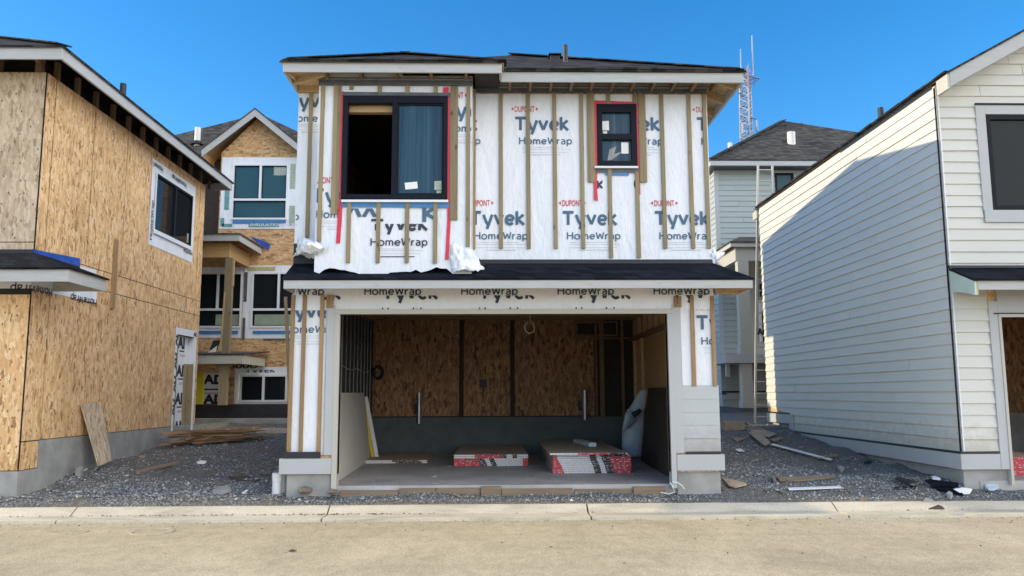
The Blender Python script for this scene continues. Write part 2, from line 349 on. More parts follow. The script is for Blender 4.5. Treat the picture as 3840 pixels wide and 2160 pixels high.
# ------------------------------------------------------------------ mesh building
class MB:
    def __init__(s): s.v = []; s.f = []; s.i = []; s.sm = False
    def add(s, vs, fs, mi=0):
        o = len(s.v); s.v += [tuple(p) for p in vs]; s.f += [tuple(o + k for k in f) for f in fs]; s.i += [mi] * len(fs); return s
    def poly(s, pts, mi=0): return s.add(pts, [range(len(pts))], mi)
    def box(s, x0, x1, y0, y1, z0, z1, mi=0):
        x0, x1 = sorted((x0, x1)); y0, y1 = sorted((y0, y1)); z0, z1 = sorted((z0, z1))
        return s.add([(x, y, z) for z in (z0, z1) for y in (y0, y1) for x in (x0, x1)],
                     [(0, 2, 3, 1), (4, 5, 7, 6), (0, 1, 5, 4), (2, 6, 7, 3), (0, 4, 6, 2), (1, 3, 7, 5)], mi)
    def bar(s, a, b, w, h, up=(0, 0, 1), mi=0):
        a = Vector(a); b = Vector(b); d = (b - a).normalized(); u = Vector(up)
        sd = d.cross(u)
        if sd.length < 1e-4: sd = d.cross(Vector((0, 1, 0)))
        sd.normalize(); u = sd.cross(d).normalized(); w2 = sd * w / 2; h2 = u * h / 2
        vs = [p + i * w2 + j * h2 for p in (a, b) for j in (-1, 1) for i in (-1, 1)]
        return s.add(vs, [(0, 1, 3, 2), (4, 6, 7, 5), (0, 4, 5, 1), (2, 3, 7, 6), (0, 2, 6, 4), (1, 5, 7, 3)], mi)
    def tube(s, pts, r, n=8, mi=0, cap=True):
        pts = [Vector(p) for p in pts]; R = r if isinstance(r, (list, tuple)) else [r] * len(pts); rings = []
        for k, p in enumerate(pts):
            d = (pts[min(k + 1, len(pts) - 1)] - pts[max(k - 1, 0)]).normalized()
            a = d.cross(Vector((0, 0, 1)));  a = a if a.length > 1e-3 else d.cross(Vector((0, 1, 0)))
            a.normalize(); b = d.cross(a); rings.append([p + (a * cos(2 * pi * j / n) + b * sin(2 * pi * j / n)) * R[k] for j in range(n)])
        vs = [p for g in rings for p in g]; fs = []
        for k in range(len(pts) - 1):
            for j in range(n): fs.append((k * n + j, k * n + (j + 1) % n, (k + 1) * n + (j + 1) % n, (k + 1) * n + j))
        if cap: fs += [tuple(range(n))[::-1], tuple((len(pts) - 1) * n + j for j in range(n))]
        return s.add(vs, fs, mi)
    def slab(s, pts, t, mi=0, mi_under=None):
        """a polygon given thickness t straight down"""
        n = len(pts); lo = [(p[0], p[1], p[2] - t) for p in pts]
        s.add(list(pts), [range(n)], mi)
        s.add(lo, [range(n)[::-1]], mi if mi_under is None else mi_under)
        for k in range(n):
            s.add([pts[k], lo[k], lo[(k + 1) % n], pts[(k + 1) % n]], [(0, 1, 2, 3)], mi)
        return s
    def prism(s, pts, off, mi=0):
        n = len(pts); a = [Vector(p) for p in pts]; b = [p + Vector(off) for p in a]
        s.add(a + b, [tuple(range(n)), tuple(range(n, 2 * n))[::-1]] + [(k, n + k, n + (k + 1) % n, (k + 1) % n) for k in range(n)], mi); return s
    def build(s, name, mats, parent=None, smooth=False, bevel=0, origin=None):
        if not isinstance(mats, (list, tuple)): mats = [mats]
        o0 = Vector(parent['_w']) if parent is not None else Vector(origin) if origin is not None else Vector((0, 0, 0))
        me = bpy.data.meshes.new(name); me.from_pydata([tuple(Vector(p) - o0) for p in s.v], [], s.f)
        for m in mats: me.materials.append(M[m] if isinstance(m, str) else m)
        if len(mats) > 1: me.polygons.foreach_set('material_index', s.i)
        bm = bmesh.new(); bm.from_mesh(me); bmesh.ops.recalc_face_normals(bm, faces=bm.faces); bm.to_mesh(me); bm.free()
        if smooth: me.polygons.foreach_set('use_smooth', [True] * len(me.polygons))
        me.update()
        ob = bpy.data.objects.new(name, me); COL.objects.link(ob); ob['_w'] = tuple(o0)
        if parent is not None: ob.parent = parent
        else: ob.location = o0
        if bevel:
            b = ob.modifiers.new('soft edge', 'BEVEL'); b.width = bevel; b.segments = 2; b.limit_method = 'ANGLE'
        return ob

def tag(o, label, cat, group=None):
    o['label'] = label; o['category'] = cat
    if group: o['group'] = group
    return o
def thing(name, label, cat, loc, group=None):
    o = bpy.data.objects.new(name, None); COL.objects.link(o); o.location = loc; o['_w'] = tuple(loc); o.empty_display_size = .3
    return tag(o, label, cat, group)
def kind(o, k): o['kind'] = k; return o

def cells(u0, u1, v0, v1, holes):
    us = sorted({u0, u1, *[min(max(h[k], u0), u1) for h in holes for k in (0, 1)]}); vs = sorted({v0, v1, *[min(max(h[k], v0), v1) for h in holes for k in (2, 3)]})
    for a, b in zip(us, us[1:]):
        run = None
        for c, d in zip(vs, vs[1:]):
            m, n_ = (a + b) / 2, (c + d) / 2
            if any(h[0] < m < h[1] and h[2] < n_ < h[3] for h in holes):
                if run: yield (a, b, *run); run = None
            else: run = (run[0], d) if run else (c, d)
        if run: yield (a, b, *run)
def wall_y(mb, x0, x1, y0, y1, z0, z1, holes=(), mi=0):      # wall facing the street
    for a, b, c, d in cells(x0, x1, z0, z1, holes): mb.box(a, b, y0, y1, c, d, mi)
    return mb
def wall_x(mb, x0, x1, y0, y1, z0, z1, holes=(), mi=0):      # side wall
    for a, b, c, d in cells(y0, y1, z0, z1, holes): mb.box(x0, x1, a, b, c, d, mi)
    return mb
def sheets(mb, axis, pos, u0, u1, zs, step, holes=(), t=.011, gap=.013, off=0.0, mi=0):
    """strand-board sheets with open joints, laid on a wall; zs = list of joint heights"""
    for z0, z1 in zip(zs, zs[1:]):
        u = u0 - off
        while u < u1 - .02:
            a, b = max(u, u0) + gap, min(u + step, u1) - gap
            if b - a > .02:
                for q in cells(a, b, z0 + gap / 2, z1 - gap / 2, holes):
                    if axis == 'y': mb.box(q[0], q[1], pos, pos + t, q[2], q[3], mi)
                    else: mb.box(pos, pos + t, q[0], q[1], q[2], q[3], mi)
            u += step
        off = (off + step / 2) % step if False else off
    return mb

def film(mb, x0, x1, z0, z1, y, holes=(), step=.07, amp=.006, seed=0, bottom=None, mi=0, axis='y', sgn=1):
    """a crumpled membrane: a grid with small real ripples"""
    def lines(a, b, cuts):
        L = list(np.linspace(a, b, max(2, int((b - a) / step) + 1))); C = [c for c in cuts if a < c < b]
        return sorted([q for q in L if all(abs(q - c) > .012 for c in C)] + C)
    us = lines(x0, x1, [h[k] for h in holes for k in (0, 1)]); vs = lines(z0, z1, [h[k] for h in holes for k in (2, 3)])
    U, V = np.meshgrid(us, vs); n = vn(U * 3.1 + seed, V * 1.3 + seed) * 1.0 + vn(U * 9 + seed, V * 4 + 7) * .5 + vn(U * 2 + V * 5, V * 3 - U * 6 + seed) * .6
    Yd = y - amp * (n + 1.0)
    Vz = V.copy()
    if bottom is not None:
        w = np.clip((z0 + .22 - V) / .22, 0, 1); Vz = V + w * bottom(U)
    nx = len(us); idx = lambda i, j: j * nx + i; pts = []
    for j in range(len(vs)):
        for i in range(nx):
            pts.append((U[j, i], Yd[j, i], Vz[j, i]) if axis == 'y' else (y + sgn * amp * (n[j, i] + 1), U[j, i], Vz[j, i]))
    fs = []
    for j in range(len(vs) - 1):
        for i in range(nx - 1):
            mu, mv = (us[i] + us[i + 1]) / 2, (vs[j] + vs[j + 1]) / 2
            if not any(h[0] < mu < h[1] and h[2] < mv < h[3] for h in holes): fs.append((idx(i, j), idx(i + 1, j), idx(i + 1, j + 1), idx(i, j + 1)))
    return mb.add(pts, fs, mi)

# ------------------------------------------------------------------ lettering
_glyph = {}
def _arc(cx, cy, rx, ry, a0, a1, n=14): return [(cx + rx * cos(radians(t)), cy + ry * sin(radians(t))) for t in np.linspace(a0, a1, n)]
# pen strokes of the wrap's rounded sans serif, cap height 1, then the advance width
PEN = {'T': ([[(0, .92), (.84, .92)], [(.42, .85), (.42, 0)]], .84), 'y': ([[(.02, .74), (.20, .25), (.36, .02)], [(.68, .74), (.50, .24), (.38, -.08), (.28, -.30)]], .68),
       'v': ([[(.02, .74), (.33, .04)], [(.64, .74), (.33, .04)]], .66), 'e': ([_arc(.34, .36, .29, .32, 5, 320, 22), [(.08, .36), (.62, .36)]], .66),
       'k': ([[(.04, 1), (.04, 0)], [(.55, .74), (.10, .38)], [(.12, .40), (.58, 0)]], .60), 'H': ([[(.06, 1), (.06, 0)], [(.72, 1), (.72, 0)], [(.08, .52), (.70, .52)]], .78),
       'o': ([_arc(.35, .36, .30, .33, 0, 360, 26)], .70), 'm': ([[(.06, .72), (.06, 0)], [(.08, .58)] + _arc(.27, .42, .18, .26, 140, 0, 8) + [(.45, 0)], [(.47, .58)] + _arc(.66, .42, .18, .26, 140, 0, 8) + [(.84, 0)]], .92),
       'W': ([[(.03, 1), (.24, .05)], [(.24, .05), (.50, .80)], [(.50, .80), (.76, .05)], [(.76, .05), (.97, 1)]], 1.0), 'r': ([[(.06, .72), (.06, 0)], [(.08, .45), (.13, .59), (.22, .66), (.36, .67)]], .38),
       'a': ([[(.07, .66), (.26, .69)] + _arc(.28, .47, .22, .22, 80, 0, 7) + [(.50, 0)], [(.48, .40), (.28, .41), (.11, .33), (.07, .18), (.14, .06), (.28, .03), (.48, .10)]], .58),
       'p': ([[(.06, .70), (.06, -.30)], _arc(.34, .36, .27, .32, 0, 360, 24)], .66)}
def word_mesh(txt, bold=0.0):
    k = (txt, bold)
    if k not in _glyph:
        c = bpy.data.curves.new('lettering', 'FONT'); c.body = txt; c.offset = bold; c.resolution_u = 4; c.size = 1
        o = bpy.data.objects.new('lettering', c); COL.objects.link(o)
        dg = bpy.context.evaluated_depsgraph_get(); ev = o.evaluated_get(dg); me = ev.to_mesh()
        vs = [tuple(v.co) for v in me.vertices]; fs = [tuple(p.vertices) for p in me.polygons]; ev.to_mesh_clear()
        bpy.data.objects.remove(o); bpy.data.curves.remove(c)
        _glyph[k] = (vs, fs)
    return _glyph[k]
_cap = {}
def cap_h(b):
    if b not in _cap: _cap[b] = max(v[1] for v in word_mesh('H', b)[0])
    return _cap[b]

class Print:
    """lettering laid on a wall plane; pieces are clipped to rectangles (u0,u1,v0,v1)"""
    def __init__(s, fn): s.fn = fn; s.mb = MB()
    def nrm(s):
        a, b, c = (Vector(s.fn(*q)) for q in ((0, 0), (1e-3, 0), (0, 1e-3))); n = (b - a).cross(c - a); return n.normalized()
    def pen(s, txt, u, v, cap, width, wt, mi, clip, flip, vflip, rot90):
        gap = .085 + wt * .45; W_ = sum(PEN[c][1] for c in txt) + gap * (len(txt) - 1); sx = width / W_ if width else cap; x = 0; lay = 0
        for c in txt:
            for st in PEN[c][0]:
                P_ = [Vector(q) for q in st]; L_ = []; closed = (P_[0] - P_[-1]).length < 1e-3
                for i, p in enumerate(P_):
                    a = P_[i - 1] if i else (P_[-2] if closed else p); b = P_[i + 1] if i + 1 < len(P_) else (P_[1] if closed else p)
                    d = (b - a).normalized(); n = Vector((-d.y, d.x)); hw_ = wt / 2
                    L_ += [p + n * hw_, p - n * hw_]
                out = []
                for q in L_:
                    a, b = (x + q.x) * sx, q.y * cap
                    if flip: a, b = W_ * sx - a, -b
                    if vflip: b = -b
                    if rot90: a, b = -b, a
                    out.append((u + a, v + b))
                lay = (lay + 1) % 5; s.polys(out, [(2 * k, 2 * k + 1, 2 * k + 3, 2 * k + 2) for k in range(len(P_) - 1)], clip, mi, lay * .0006)
            x += PEN[c][1] + gap
    def polys(s, vs, fs, clip, mi, lift=0):
        bm = bmesh.new(); bv = [bm.verts.new((v[0], v[1], 0)) for v in vs]
        for f in fs:
            try: bm.faces.new([bv[k] for k in f])
            except ValueError: pass
        if clip:
            u0, u1, v0, v1 = clip
            for co, no in (((u0, 0, 0), (-1, 0, 0)), ((u1, 0, 0), (1, 0, 0)), ((0, v0, 0), (0, -1, 0)), ((0, v1, 0), (0, 1, 0))):
                g = bm.verts[:] + bm.edges[:] + bm.faces[:]
                if not g: break
                bmesh.ops.bisect_plane(bm, geom=g, plane_co=co, plane_no=no, clear_outer=True)
        bm.verts.index_update()
        pts = [Vector(s.fn(v.co.x, v.co.y)) for v in bm.verts]
        if lift: nn = s.nrm(); pts = [p + nn * lift for p in pts]
        s.mb.add(pts, [[v.index for v in f.verts] for f in bm.faces], mi); bm.free()
    def word(s, txt, u, v, cap, width=None, bold=.02, mi=0, clip=None, flip=False, vflip=False, rot90=False):
        if all(c in PEN for c in txt): return s.pen(txt, u, v, cap, width, .215 if bold > .015 else .158, mi, clip, flip, vflip, rot90)
        vs, fs = word_mesh(txt, bold)
        if not vs: return
        xs = [a[0] for a in vs]; w = max(xs) - min(xs); sy = cap / cap_h(bold); sx = width / w if width else sy
        out = []
        for a in vs:
            p, q = (a[0] - min(xs)) * sx, a[1] * sy
            if flip: p, q = w * sx - p, -q
            if vflip: q = -q
            if rot90: p, q = -q, p
            out.append((u + p, v + q))
        s.polys(out, fs, clip, mi)
    def rect(s, a, b, c, d, mi=0, clip=None): s.polys([(a, c), (b, c), (b, d), (a, d)], [(0, 1, 2, 3)], clip, mi)
    def tri(s, pts, mi=0, clip=None): s.polys(pts, [(0, 1, 2)], clip, mi)
    def block(s, u, v, clip, k=1.0, ink=0):
        """the wrap's repeating print, u,v = foot of its big T; slots: 0 blue 1 red 2 grey 3 navy"""
        s.word('Tyvek', u, v, .205 * k, .80 * k, .022, ink, clip)
        s.word('HomeWrap', u + .06 * k, v - .218 * k, .105 * k, .79 * k, .006, ink, clip)
        dx, dz = u - .005 * k, v + .285 * k
        s.word('DUPONT', dx, dz, .088 * k, .30 * k, .012, 1, clip)
        s.tri([(dx - .055 * k, dz + .045 * k), (dx - .02 * k, dz + .015 * k), (dx - .02 * k, dz + .075 * k)], 1, clip)
        s.tri([(dx + .355 * k, dz + .045 * k), (dx + .32 * k, dz + .015 * k), (dx + .32 * k, dz + .075 * k)], 1, clip)
        for q, l in ((.265, .62), (.297, .74), (.345, .70)): s.rect(u + .10 * k, u + (.10 + l) * k, v - q * k, v - (q - .006) * k, 2, clip)
        s.rect(u + .23 * k, u + .68 * k, v - .385 * k, v - .374 * k, 2, clip)
        s.rect(u + .80 * k, u + .815 * k, v, v + .015 * k, 2, clip); s.rect(u + .86 * k, u + .875 * k, v - .218 * k, v - .205 * k, 2, clip)
    def build(s, parent, name='wrap_print', mats=('ink_blue', 'ink_red', 'ink_grey', 'ink_navy')): return s.mb.build(name, list(mats), parent)

def siding(mb, axis, pos, sgn, u0f, u1f, z0, z1, h=.172, lap=.026, holes=(), mi=0):
    """lap boards: each course leans out at its foot; u0f/u1f give the ends at a height"""
    z = z0
    while z < z1 - .01:
        zt = min(z + h, z1); a0, a1 = u0f(z), u1f(z); b0, b1 = u0f(zt), u1f(zt)
        segs = [(a0, a1, b0, b1)]
        for H in holes:
            if H[2] < (z + zt) / 2 < H[3]:
                new = []
                for q in segs:
                    if q[1] <= H[0] or q[0] >= H[1]: new.append(q); continue
                    if q[0] < H[0]: new.append((q[0], H[0], q[2], H[0]))
                    if q[1] > H[1]: new.append((H[1], q[1], H[1], q[3]))
                segs = new
        rj = random.Random(int(z * 1000) + int(abs(pos) * 77)); cut = []
        for q in segs:
            u = q[0] + rj.uniform(.5, 3.6)
            st = q[0]; sb = q[2]
            while u < min(q[1], q[3]) - .25: cut.append((st, u - .003, sb, u - .003)); st = sb = u + .003; u += 3.66
            cut.append((st, q[1], sb, q[3]))
        for q in cut:
            if q[1] - q[0] < .005 and q[3] - q[2] < .005: continue
            o = pos + sgn * (lap + rj.uniform(-.004, .004)); i = pos + sgn * .004
            w0, w1 = rj.uniform(-.003, .003), rj.uniform(-.003, .003)
            pts = [(q[0], o, z + w0), (q[1], o, z + w1), (q[3], i, zt + .012), (q[2], i, zt + .012), (q[0], pos, z + w0), (q[1], pos, z + w1)]
            if axis == 'x': pts = [(p[1], p[0], p[2]) for p in pts]
            mb.add(pts, [(0, 1, 2, 3), (0, 4, 5, 1), (0, 3, 4), (1, 5, 2)], mi)
        z += h
    return mb

# ================================================================== SETTING
def gz(x, y):
    return np.interp(y, [-50, 11.45, 11.6, 11.9, 12.6, 14.2, 17, 19.2, 21.5, 26, 60, 400], [0.02, .06, .15, .27, .34, .45, .70, .85, .95, 1.3, 2.0, 3.0])
def gzn(x, y):
    x = np.asarray(x, float); y = np.asarray(y, float); under = ((x > -2.85) & (x < 3.1) & (y > 12.0) & (y < 18.5)) | ((x > 6.95) & (y > 12.0) & (y < 20)) | ((x < -6.9) & (y > 12.0) & (y < 18.4))
    berm = np.where(x < -3, .07 * np.exp(-((y - 11.70) / .09) ** 2), 0)
    return np.where(under, .1, gzn0(x, y) + berm)
def gzn0(x, y):
    a = np.clip((np.asarray(y) - 11.55) / .5, 0, 1)
    return gz(x, y) + a * (vn(np.asarray(x) * .9 + 5, np.asarray(y) * .9) * .09 + vn(np.asarray(x) * 2.7, np.asarray(y) * 2.7 + 3) * .06 + vn(np.asarray(x) * 8, np.asarray(y) * 8) * .02)
def terrain():
    xs = np.concatenate([[-400, -150, -60, -30, -18], np.arange(-14, 14.01, .12), [18, 30, 60, 150, 400]])
    ys = np.concatenate([np.arange(11.50, 14, .07), np.arange(14, 24, .14), [25, 27, 30, 36, 45, 60, 90, 150, 400]])
    X, Y = np.meshgrid(xs, ys); Zv = gzn(X, Y); nx = len(xs)
    v = list(zip(X.ravel().tolist(), Y.ravel().tolist(), Zv.ravel().tolist()))
    f = [(j * nx + i, j * nx + i + 1, (j + 1) * nx + i + 1, (j + 1) * nx + i) for j in range(len(ys) - 1) for i in range(nx - 1)]
    mb = MB().add(v, f)
    kind(mb.build('gravel_ground', 'dirt', smooth=True), 'structure')
terrain()
mb = MB(); mb.add([(-400, -300, -.004), (400, -300, -.004), (400, 11.02, -.004), (-400, 11.02, -.004)], [(0, 1, 2, 3)])
kind(mb.build('road', 'road'), 'structure')
def kerb():
    prof = [(10.985, -.01), (10.99, .030), (11.03, .036), (11.33, .036), (11.36, .042), (11.40, .062), (11.46, .098), (11.52, .127), (11.55, .132), (11.62, .132), (11.63, -.05)]
    xj = [-60, -20, -13.4]
    for x, y in ((180, 1288), (822, 1285), (1478, 1278), (2105, 1275)): xj.append(P('D', x, y, Z=.09).x)
    xj += [10.9, 14.6, 60]; mb = MB()
    for a, b in zip(xj, xj[1:]):
        xs = np.linspace(a + .011, b - .011, 24)
        vs = []
        for x in xs:
            for k, (y, z) in enumerate(prof):
                w = 0 if k in (0, len(prof) - 1) else 1
                vs.append((x, y + w * float(vn(x * 3.0, k * 1.7)) * .010, z + w * float(vn(x * 4.0 + 9, k * 2.3)) * .007))
        n = len(prof); fs = [(i * n + k, (i + 1) * n + k, (i + 1) * n + k + 1, i * n + k + 1) for i in range(len(xs) - 1) for k in range(n - 1)]
        fs += [tuple(range(n)), tuple((len(xs) - 1) * n + k for k in range(n))[::-1]]
        mb.add(vs, fs)
    mb.box(-60, 60, 11.0, 11.6, -.05, -.012)
    kind(mb.build('kerb', 'kerb'), 'structure')
kerb()

def rocks(name, mat_, pts, sizes, flat=.7, seed=1):
    rng = np.random.RandomState(seed)
    tet = np.array([(1, 0, 0), (-1, 0, 0), (0, 1, 0), (0, -1, 0), (0, 0, 1), (0, 0, -1)], float)
    tf = np.array([(0, 2, 4), (2, 1, 4), (1, 3, 4), (3, 0, 4), (2, 0, 5), (1, 2, 5), (3, 1, 5), (0, 3, 5)])
    n = len(pts); V = tet[None] * (.65 + .7 * rng.rand(n, 6, 1)) + (rng.rand(n, 6, 3) - .5) * .5
    A = rng.rand(n) * 6.28; c, s_ = np.cos(A), np.sin(A)
    tilt = (rng.rand(n) - .5) * 1.2
    x = V[:, :, 0]; y = V[:, :, 1] * np.cos(tilt)[:, None] - V[:, :, 2] * np.sin(tilt)[:, None]; z = V[:, :, 1] * np.sin(tilt)[:, None] + V[:, :, 2] * np.cos(tilt)[:, None]
    R = np.stack([x * c[:, None] - y * s_[:, None], x * s_[:, None] + y * c[:, None], z * flat], 2)
    R = R * np.asarray(sizes)[:, None, None] + np.asarray(pts)[:, None, :]
    F = (tf[None] + (np.arange(n) * 6)[:, None, None]).reshape(-1, 3)
    me = bpy.data.meshes.new(name); me.from_pydata(R.reshape(-1, 3).tolist(), [], F.tolist()); me.materials.append(M[mat_]); me.update()
    o = bpy.data.objects.new(name, me); COL.objects.link(o); return o
def scatter():
    rng = np.random.RandomState(5); xs = []; ys = []
    n1 = 22000; x = rng.uniform(-9.5, 9.5, n1); y = 11.63 + (rng.rand(n1) ** 1.5) * 2.2; xs.append(x); ys.append(y)
    n2 = 13000; y2 = rng.uniform(12, 20, n2); x2 = np.where(rng.rand(n2) < .5, rng.uniform(-6.8, -2.6, n2), rng.uniform(3.0, 6.9, n2)); xs.append(x2); ys.append(y2)
    x = np.concatenate(xs); y = np.concatenate(ys)
    keep = ~((x > -2.9) & (x < 3.1) & (y > 12.05)); x = x[keep]; y = y[keep]
    dens = vn(x * .9 + 40, y * .9 + 12); keep = dens < .0 + .26 * rng.rand(len(x)); x = x[keep]; y = y[keep]
    s = .008 + .013 * rng.rand(len(x)) ** 2.2 + .016 * (rng.rand(len(x)) > .975)
    pts = np.stack([x, y, gzn(x, y) + s * .25], 1)
    kind(rocks('gravel_stones', 'stone', pts, s), 'stuff')
    n = 900; x = rng.uniform(-9, 9, n); y = 10.97 - rng.rand(n) ** 3 * 4.5
    e = rng.rand(n) < .5; y[e] = 10.97 - rng.rand(e.sum()) ** 2 * .35
    s = .004 + .011 * rng.rand(n) ** 3
    # swept grit lying in the gutter
    g = 500; gx = np.concatenate([rng.normal(-2.1, .55, g // 2), rng.normal(-4.2, .9, g // 4), rng.uniform(-8, 8, g // 4)]); gy = 11.36 + rng.normal(0, .03, len(gx))
    x = np.concatenate([x, gx]); y = np.concatenate([y, gy]); s = np.concatenate([s, .006 + .012 * rng.rand(len(gx)) ** 2])
    z = np.where(y > 11.0, .04, -.002) + s * .3
    kind(rocks('road_grit', 'grit', np.stack([x, y, z], 1), s, .6, 9), 'stuff')
    # chips of wood, paper and siding trodden into the gravel
    mb = MB()
    for k in range(420):
        if rng.rand() < .45: cx, cy = rng.uniform(3.3, 6.6), rng.uniform(12.1, 19.5)
        elif rng.rand() < .6: cx, cy = rng.uniform(-6.4, -3.1), rng.uniform(12.1, 18.5)
        else: cx, cy = rng.uniform(-8, 8), rng.uniform(11.7, 12.0)
        L, Wd = .02 + .10 * rng.rand() ** 2, .012 + .03 * rng.rand(); a = rng.rand() * 6.28; z = float(gzn(cx, cy)) + .012
        d = Vector((cos(a), sin(a), rng.uniform(-.25, .25))) * L
        mb.bar(Vector((cx, cy, z)) - d / 2, Vector((cx, cy, z)) + d / 2, Wd, .006)
    for k in range(90):
        cx, cy = rng.uniform(-2.2, 2.5), 12.0 + rng.rand() * 5; L = .012 + .07 * rng.rand() ** 2; a = rng.rand() * 6.28; d = Vector((cos(a), sin(a), 0)) * L
        mb.bar(Vector((cx, cy, .364)) - d / 2, Vector((cx, cy, .364)) + d / 2, .01 + .02 * rng.rand(), .005)
    kind(mb.build('scrap_chips', 'chip'), 'stuff')
scatter()

# ================================================================== THE WRAPPED HOUSE
YW, YB = 11.80, 11.35                       # main wall face, bay face
XL, XR = -2.93, 3.20
H = thing('unfinished_house', 'two storey house wrapped in white printed membrane with open garage', 'house', (0.13, 11.8, .27))
def part(mb, name, mats, parent=H, **k): return mb.build(name, mats, parent, **k)

def central():
    SL = .36                                                     # slab level
    OX0, OX1, OZ = -2.24, 2.51, 2.80                             # garage opening
    wz0, wz1 = 3.45, 6.22
    bx0, bx1 = -2.53, -.34
    w1 = (-2.17, -.68, 4.42, 5.90)                               # bay window hole
    sw = P('4', 783, 392, Y=YW), P('4', 1028, 762, Y=YW); w2 = (sw[0].x + .01, sw[1].x - .01, sw[1].z, sw[0].z)
    # foundation and slab
    mb = MB(); mb.box(XL - .02, OX0 - .09, 11.80, 12.1, -.2, .53); mb.box(OX1 + .09, XR + .02, 11.80, 12.1, -.2, .53)
    mb.box(XL - .02, XL + .2, 12.1, 19.5, 0, .53); mb.box(XR - .2, XR + .02, 12.1, 19.5, 0, .53)
    part(mb, 'foundation', 'concrete', bevel=.008)
    mb = MB(); mb.box(OX0 - .09, OX1 + .09, 11.86, 12.1, .0, SL); mb.box(XL + .2, XR - .2, 12.1, 19.5, .0, SL)
    part(mb, 'floor_slab', 'slab')
    mb = MB()
    for a, b, z, d in ((-2.2, -1.38, .30, .02), (-1.36, -.22, .325, .0), (-.2, .08, .345, .03), (.09, 1.1, .31, .01), (1.13, 1.95, .30, -.015), (1.97, 2.42, .33, .02)):
        mb.box(a, b, 11.82 - d, 11.855, z - .13, z)
    part(mb, 'form_board', 'form_wood')
    # sheathing
    mb = MB()
    wall_y(mb, XL, XR, YW, YW + .14, .53, 3.45, [(OX0, OX1, 0, OZ)])
    wall_y(mb, XL, XR, YW, YW + .14, wz0, wz1, [(bx0 + .1, bx1 - .1, 3.5, 6.1), w2])
    wall_x(mb, XL, XL + .14, YW + .14, 19.36, .53, wz1)
    wall_x(mb, XR - .14, XR, YW + .14, 19.36, .53, wz1)
    mb.box(XL, XR, 19.36, 19.5, .53, wz1)
    wall_y(mb, bx0, bx1, YB, YB + .12, 3.46, 6.2, [w1]); mb.box(bx0, bx0 + .1, YB + .12, YW, 3.3, 6.2); mb.box(bx1 - .1, bx1, YB + .12, YW, 3.3, 6.2)
    part(mb, 'wall', 'osb')
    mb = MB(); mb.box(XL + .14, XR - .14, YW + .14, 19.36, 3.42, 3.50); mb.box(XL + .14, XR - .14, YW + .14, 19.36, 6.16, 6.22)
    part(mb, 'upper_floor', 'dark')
    # membranes, each with its print
    def wrap(x0, x1, z0, z1, y, holes, seed, blocks, bottom=None, extra=None, amp=.006):
        mb = MB(); film(mb, x0, x1, z0, z1, y - .006, holes, amp=amp, seed=seed, bottom=bottom)
        w = part(mb, 'house_wrap', 'wrap', smooth=True)
        pr = Print(lambda u, v: (u, y - .0185 - (amp - .006) * 1.6, v))
        for u, v, c, k, ink in blocks: pr.block(u, v, c, k, ink)
        if extra: extra(pr)
        pr.build(w)
        return w
    b = P('4', 580, 1117, Y=YW); clip = (bx1 + .03, XR, 3.55, 6.12); bl = []
    for i in (-1, 0, 1): bl.append((b.x + 1.372 * i, b.z, clip, 1, 0))
    for i in (-1, 0, 1, 2): bl.append((b.x - .70 + 1.372 * i, b.z + 1.447, (clip[0], clip[1], 3.6, 6.1), 1, 0))
    keep = []
    for u, v, c, k, ink in bl:                                    # print never crosses the window
        if u < w2[1] and u + 1 > w2[0] and v > 5:
            keep += [(u, v, (c[0], w2[0] - .01, c[2], c[3]), k, ink), (u, v, (w2[1] + .01, c[1], c[2], c[3]), k, ink), (u, v, (w2[0] - .01, w2[1] + .01, w2[3] + .01, c[3]), k, ink)]
        else: keep.append((u, v, c, k, ink))
    def ex(pr):
        p = P('4', 795, 875, Y=YW); pr.word('k', p.x - .02, p.z + .06, .16, None, .022, 3, (p.x - .02, p.x + .06, p.z - .06, p.z + .1), vflip=True)
        p = P('4', 1008, 880, Y=YW); pr.word('(', p.x, p.z - .02, .13, None, .02, 3)
    wrap(bx1 + .01, XR + .012, 3.56, 6.14, YW, [w2], 1.3, keep, bottom=lambda u: .02 * np.sin(u * 4) + .05 * (u < -.1) + .05 * vn(u * 5, 8.1) + .03 * vn(u * 17, 2.2), extra=ex)
    # left strip of main wall
    c0 = P('3', 40, 410, Y=YW); cD = P('3', -233, 1000, Y=YW)
    c = (XL, bx0 - .02, 3.85, 6.12)
    wrap(XL - .012, bx0, 3.80, 6.14, YW, [], 4.2, [(c0.x, c0.z, c, 1, 0), (cD.x, cD.z, c, 1, 0)], bottom=lambda u: .08 * np.sin(u * 11))
    # bay
    pA = P('3', 985, 468, Y=YB); pB = P('3', 195, 985, Y=YB); pL = P('3', 548, 1150, Y=YB); pLh = P('3', 548, 1243, Y=YB); pV = P('3', 430, 1015, Y=YB)
    def exb(pr):
        cl = (bx0, bx1, pL.z - .12, P('3', 0, 1112, Y=YB).z)
        pr.word('Tyvek', pL.x, pL.z, .205, .80, .022, 3, cl)
        pr.word('HomeWrap', pLh.x, pLh.z, .105, .80, .008, 3)
        for q, l in ((.05, .62), (.075, .74), (.115, .70)): pr.rect(pLh.x + .12, pLh.x + l, pLh.z - q, pLh.z - q + .006, 2)
        pr.rect(pLh.x + .14, pLh.x + .62, pLh.z - .165, pLh.z - .152, 3)
        zc = P('3', 0, 1070, Y=YB).z
        pr.word('yv', pV.x - .05, pV.z + .02, .205, .40, .022, 0, (pV.x, bx1 - .3, zc, pV.z - .01), vflip=True)
        k_ = P('3', 868, 1015, Y=YB); pr.word('k', k_.x, k_.z + .0, .205, .16, .022, 0, (bx0, bx1 - .3, P('3', 0, 1100, Y=YB).z, k_.z - .005), vflip=True)
